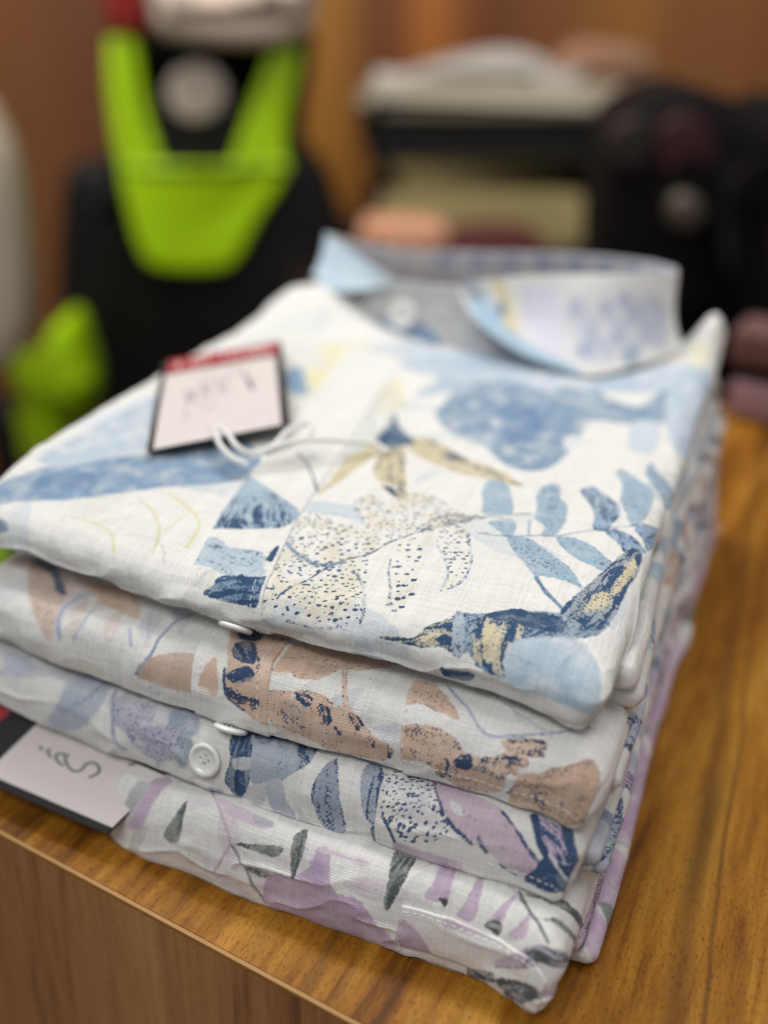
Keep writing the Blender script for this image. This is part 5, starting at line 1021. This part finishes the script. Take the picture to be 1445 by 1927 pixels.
# panelled wall: planks of differing wood, seams running up
mw, tw, bw = nt('wood_panelling'); lk = tw.links.new
tcw = node(tw, 'ShaderNodeTexCoord'); sx = node(tw, 'ShaderNodeSeparateXYZ'); lk(tcw.outputs['Object'], sx.inputs[0])
crw = node(tw, 'ShaderNodeValToRGB'); crw.color_ramp.interpolation = 'B_SPLINE'
lk(mth(tw, 'DIVIDE', mth(tw, 'ADD', sx.outputs[0], 1.2), 2.4), crw.inputs[0])
stops = [(-1.2, (112, 66, 36)), (-.92, (122, 74, 38)), (-.8, (112, 64, 34)), (-.70, (96, 52, 28)), (-.5, (110, 60, 30)), (-.3, (100, 54, 24)), (-.20, (158, 104, 34)), (-.12, (158, 102, 32)), (-.04, (88, 42, 16)), (.03, (118, 58, 20)), (.09, (178, 106, 36)), (.17, (128, 66, 22)), (.24, (90, 42, 18)), (.33, (120, 68, 32)), (.46, (130, 78, 34)), (.58, (158, 104, 44)), (.66, (126, 76, 40)), (.8, (140, 88, 48)), (1.0, (128, 72, 32)), (1.2, (120, 72, 34))]
els = crw.color_ramp.elements
for i, (p, c) in enumerate(stops):
    e_ = els[i] if i < 2 else els.new((p + 1.2) / 2.4)
    e_.position = (p + 1.2) / 2.4; e_.color = tuple(q * m_ for q, m_ in zip(L4(c, 1.2), (.98, 1.04, .85, 1)))
mpw = node(tw, 'ShaderNodeMapping'); mpw.inputs['Scale'].default_value = (14, 14, .8); lk(tcw.outputs['Object'], mpw.inputs['Vector'])
nw = node(tw, 'ShaderNodeTexNoise', i_Scale=1.5, i_Detail=4.0); lk(mpw.outputs[0], nw.inputs['Vector'])
lk(mixc(tw, mth(tw, 'MULTIPLY', nw.outputs[0], .5), crw.outputs[0], L4((84, 46, 20))), bw.inputs['Base Color']); bw.inputs['Roughness'].default_value = .5
wl = thing('panelled_wall', 'wall of upright brown and amber wood panels behind everything', 'wall', place(2.75, 0, FLOOR), -YAW)
box('panels', -3.0, 3.0, 0, .03, 0, 2.9, mw, wl)
fl = box('floor', -4, 4, -3, 6, FLOOR - .05, FLOOR, MAT['floor']); fl['kind'] = 'structure'
# lime and black chair
def local_thing(name, label, cat, dist, group=None): return thing(name, label, cat, place(dist), -YAW, group)
ch = local_thing('office_chair', 'black high back chair with lime green panels and a round grey emblem', 'chair', 1.9)
back = soft('backrest', 'chair_back', .12, .035, MAT['black_hide'], ch)
soft('side_strip', 'chair_strip_a', .06, .009, MAT['lime'], ch, -.028); soft('side_strip', 'chair_strip_b', .06, .009, MAT['lime'], ch, -.028)
soft('centre_panel', 'chair_trapezoid', .07, .008, MAT['lime'], ch, -.031)
soft('emblem', 'chair_emblem', .05, .01, MAT['emblem'], ch, -.02)
soft('seat_bolster', 'bolster', .16, .04, MAT['lime'], ch, -.20); soft('seat_bolster', 'bolster_front', .2, .03, MAT['lime'], ch, -.32)
box('seat', -.60, -.04, -.42, .10, -.56, -.46, MAT['black_hide'], ch, .04)
tube('gas_lift', [(-.32, -.15, -.56), (-.32, -.15, -.7), (-.32, -.15, -.86)], .03, MAT['steel'], ch, 12)
for k in range(5):
    a = k * 2 * math.pi / 5 + .3
    tube('base_arm', [(-.32, -.15, -.86), (-.32 + .16 * math.cos(a), -.15 + .16 * math.sin(a), -.88), (-.32 + .3 * math.cos(a), -.15 + .3 * math.sin(a), -.92)], .022, MAT['steel'], ch, 8)
    box('caster', -.345 + .3 * math.cos(a), -.295 + .3 * math.cos(a), -.175 + .3 * math.sin(a), -.125 + .3 * math.sin(a), -.95, -.90, MAT['steel'], ch, .015)
cl = local_thing('draped_cloth', 'pale cream cloth hung over the top of the green and black chair', 'cloth', 1.82); soft('cloth_body', 'cream_cloth', .09, .03, MAT['cream'], cl)
rc = local_thing('draped_cloth', 'red cloth beside the cream cloth at the chair top', 'cloth', 1.86); soft('cloth_body', 'red_cloth', .05, .02, MAT['red'], rc)
# cream panel at the left edge, on a post
cp = local_thing('cream_panel', 'pale cream rounded panel on a dark post at the left edge', 'panel', 1.5)
soft('panel_body', 'cream_panel', .09, .03, MAT['plastic_cream'], cp)
tube('post', [(-.60, .05, -.25), (-.60, .05, -.6), (-.60, .05, -.93)], .022, MAT['steel'], cp, 10)
box('foot', -.75, -.45, -.08, .18, -.95, -.92, MAT['steel'], cp, .01)
# desk with printer
dk = local_thing('desk', 'dark desk behind the counter holding the printer', 'desk', 1.95)
DT = -.128
box('top', -.16, 1.1, -.72, .45, DT - .03, DT, MAT['desk'], dk, .004)
for x in (-.14, 1.06):
    for y in (-.70, .41): box('leg', x, x + .04, y, y + .04, -.95, DT - .0305, MAT['desk'], dk)
pr1 = local_thing('printer', 'black printer with grey lid and a beige front tray on the desk', 'printer', 1.95)
soft('body', 'printer_body', .34, .02, MAT['printer_black'], pr1); soft('side_cover', 'printer_side', .1, .012, MAT['printer_black'], pr1, -.012)
soft('lid', 'printer_lid', .38, .012, MAT['printer_grey'], pr1, -.03)
soft('tray', 'printer_tray', .06, .012, MAT['tray'], pr1, -.025); soft('slot', 'printer_slot', .03, .006, MAT['slot'], pr1, -.008)
o = local_thing('paper_pile', 'loose grey white papers heaped on the printer lid', 'papers', 2.05); soft('sheets', 'papers', .2, .015, MAT['paper'], o)
o = local_thing('paper_pile', 'brownish paper bundle at the right end of the printer lid', 'papers', 2.07); soft('bundle', 'papers_b', .14, .012, MAT['paper_brown'], o)
o = local_thing('small_box', 'salmon pink box standing in front of the printer', 'box', 1.6); soft('carton', 'salmon_box', .1, .01, MAT['salmon'], o); 
o = local_thing('small_box', 'flat maroon box beside the salmon pink box', 'box', 1.7); soft('carton', 'maroon_strip', .1, .008, MAT['maroon'], o)
bg_ = local_thing('dark_bag', 'dark brown bag with red patch and round buckle right of the printer', 'bag', 1.3)
soft('bag_body', 'bag', .2, .05, MAT['bag'], bg_); soft('red_patch', 'bag_red', .03, .004, MAT['bag_red'], bg_, -.003); soft('mauve_patch', 'bag_mauve', .03, .004, MAT['bag_mauve'], bg_, -.003)
soft('buckle', 'bag_knob', .05, .012, MAT['bag_knob'], bg_, -.025); soft('brown_patch', 'bag_brown', .03, .004, MAT['bag_brown'], bg_, -.003)
# folded cloths on the far end of the counter
def folded(name, label, x0, x1, y0, y1, z0, z1, mat, rz=0.0):
    r = thing(name, label, 'cloth', ((x0 + x1) / 2, (y0 + y1) / 2, z0), rz, 'folded cloths at the far end of the counter')
    hx, hy, h = (x1 - x0) / 2, (y1 - y0) / 2, z1 - z0
    b = box('folded_layers', -hx, hx, -hy, hy, 0, h, mat, r, min(h * .35, .008)); return r
folded('cloth_pile_layer', 'light pink folded cloth lowest at the far end of the counter', -.036, .30, .585, .64, .001, .034, MAT['pink'], -.1)
folded('cloth_pile_layer', 'added dark slab for the shaded gap between two pink cloths far along the counter', -.034, .30, .59, .64, .0345, .046, MAT['dark_cloth'], -.1)  # no cloth here: dark slab stands in for shade in the gap
folded('cloth_pile_layer', 'dusty pink folded cloth topmost at the far end of the counter', -.042, .30, .585, .64, .0465, .078, MAT['dusty'], -.1)
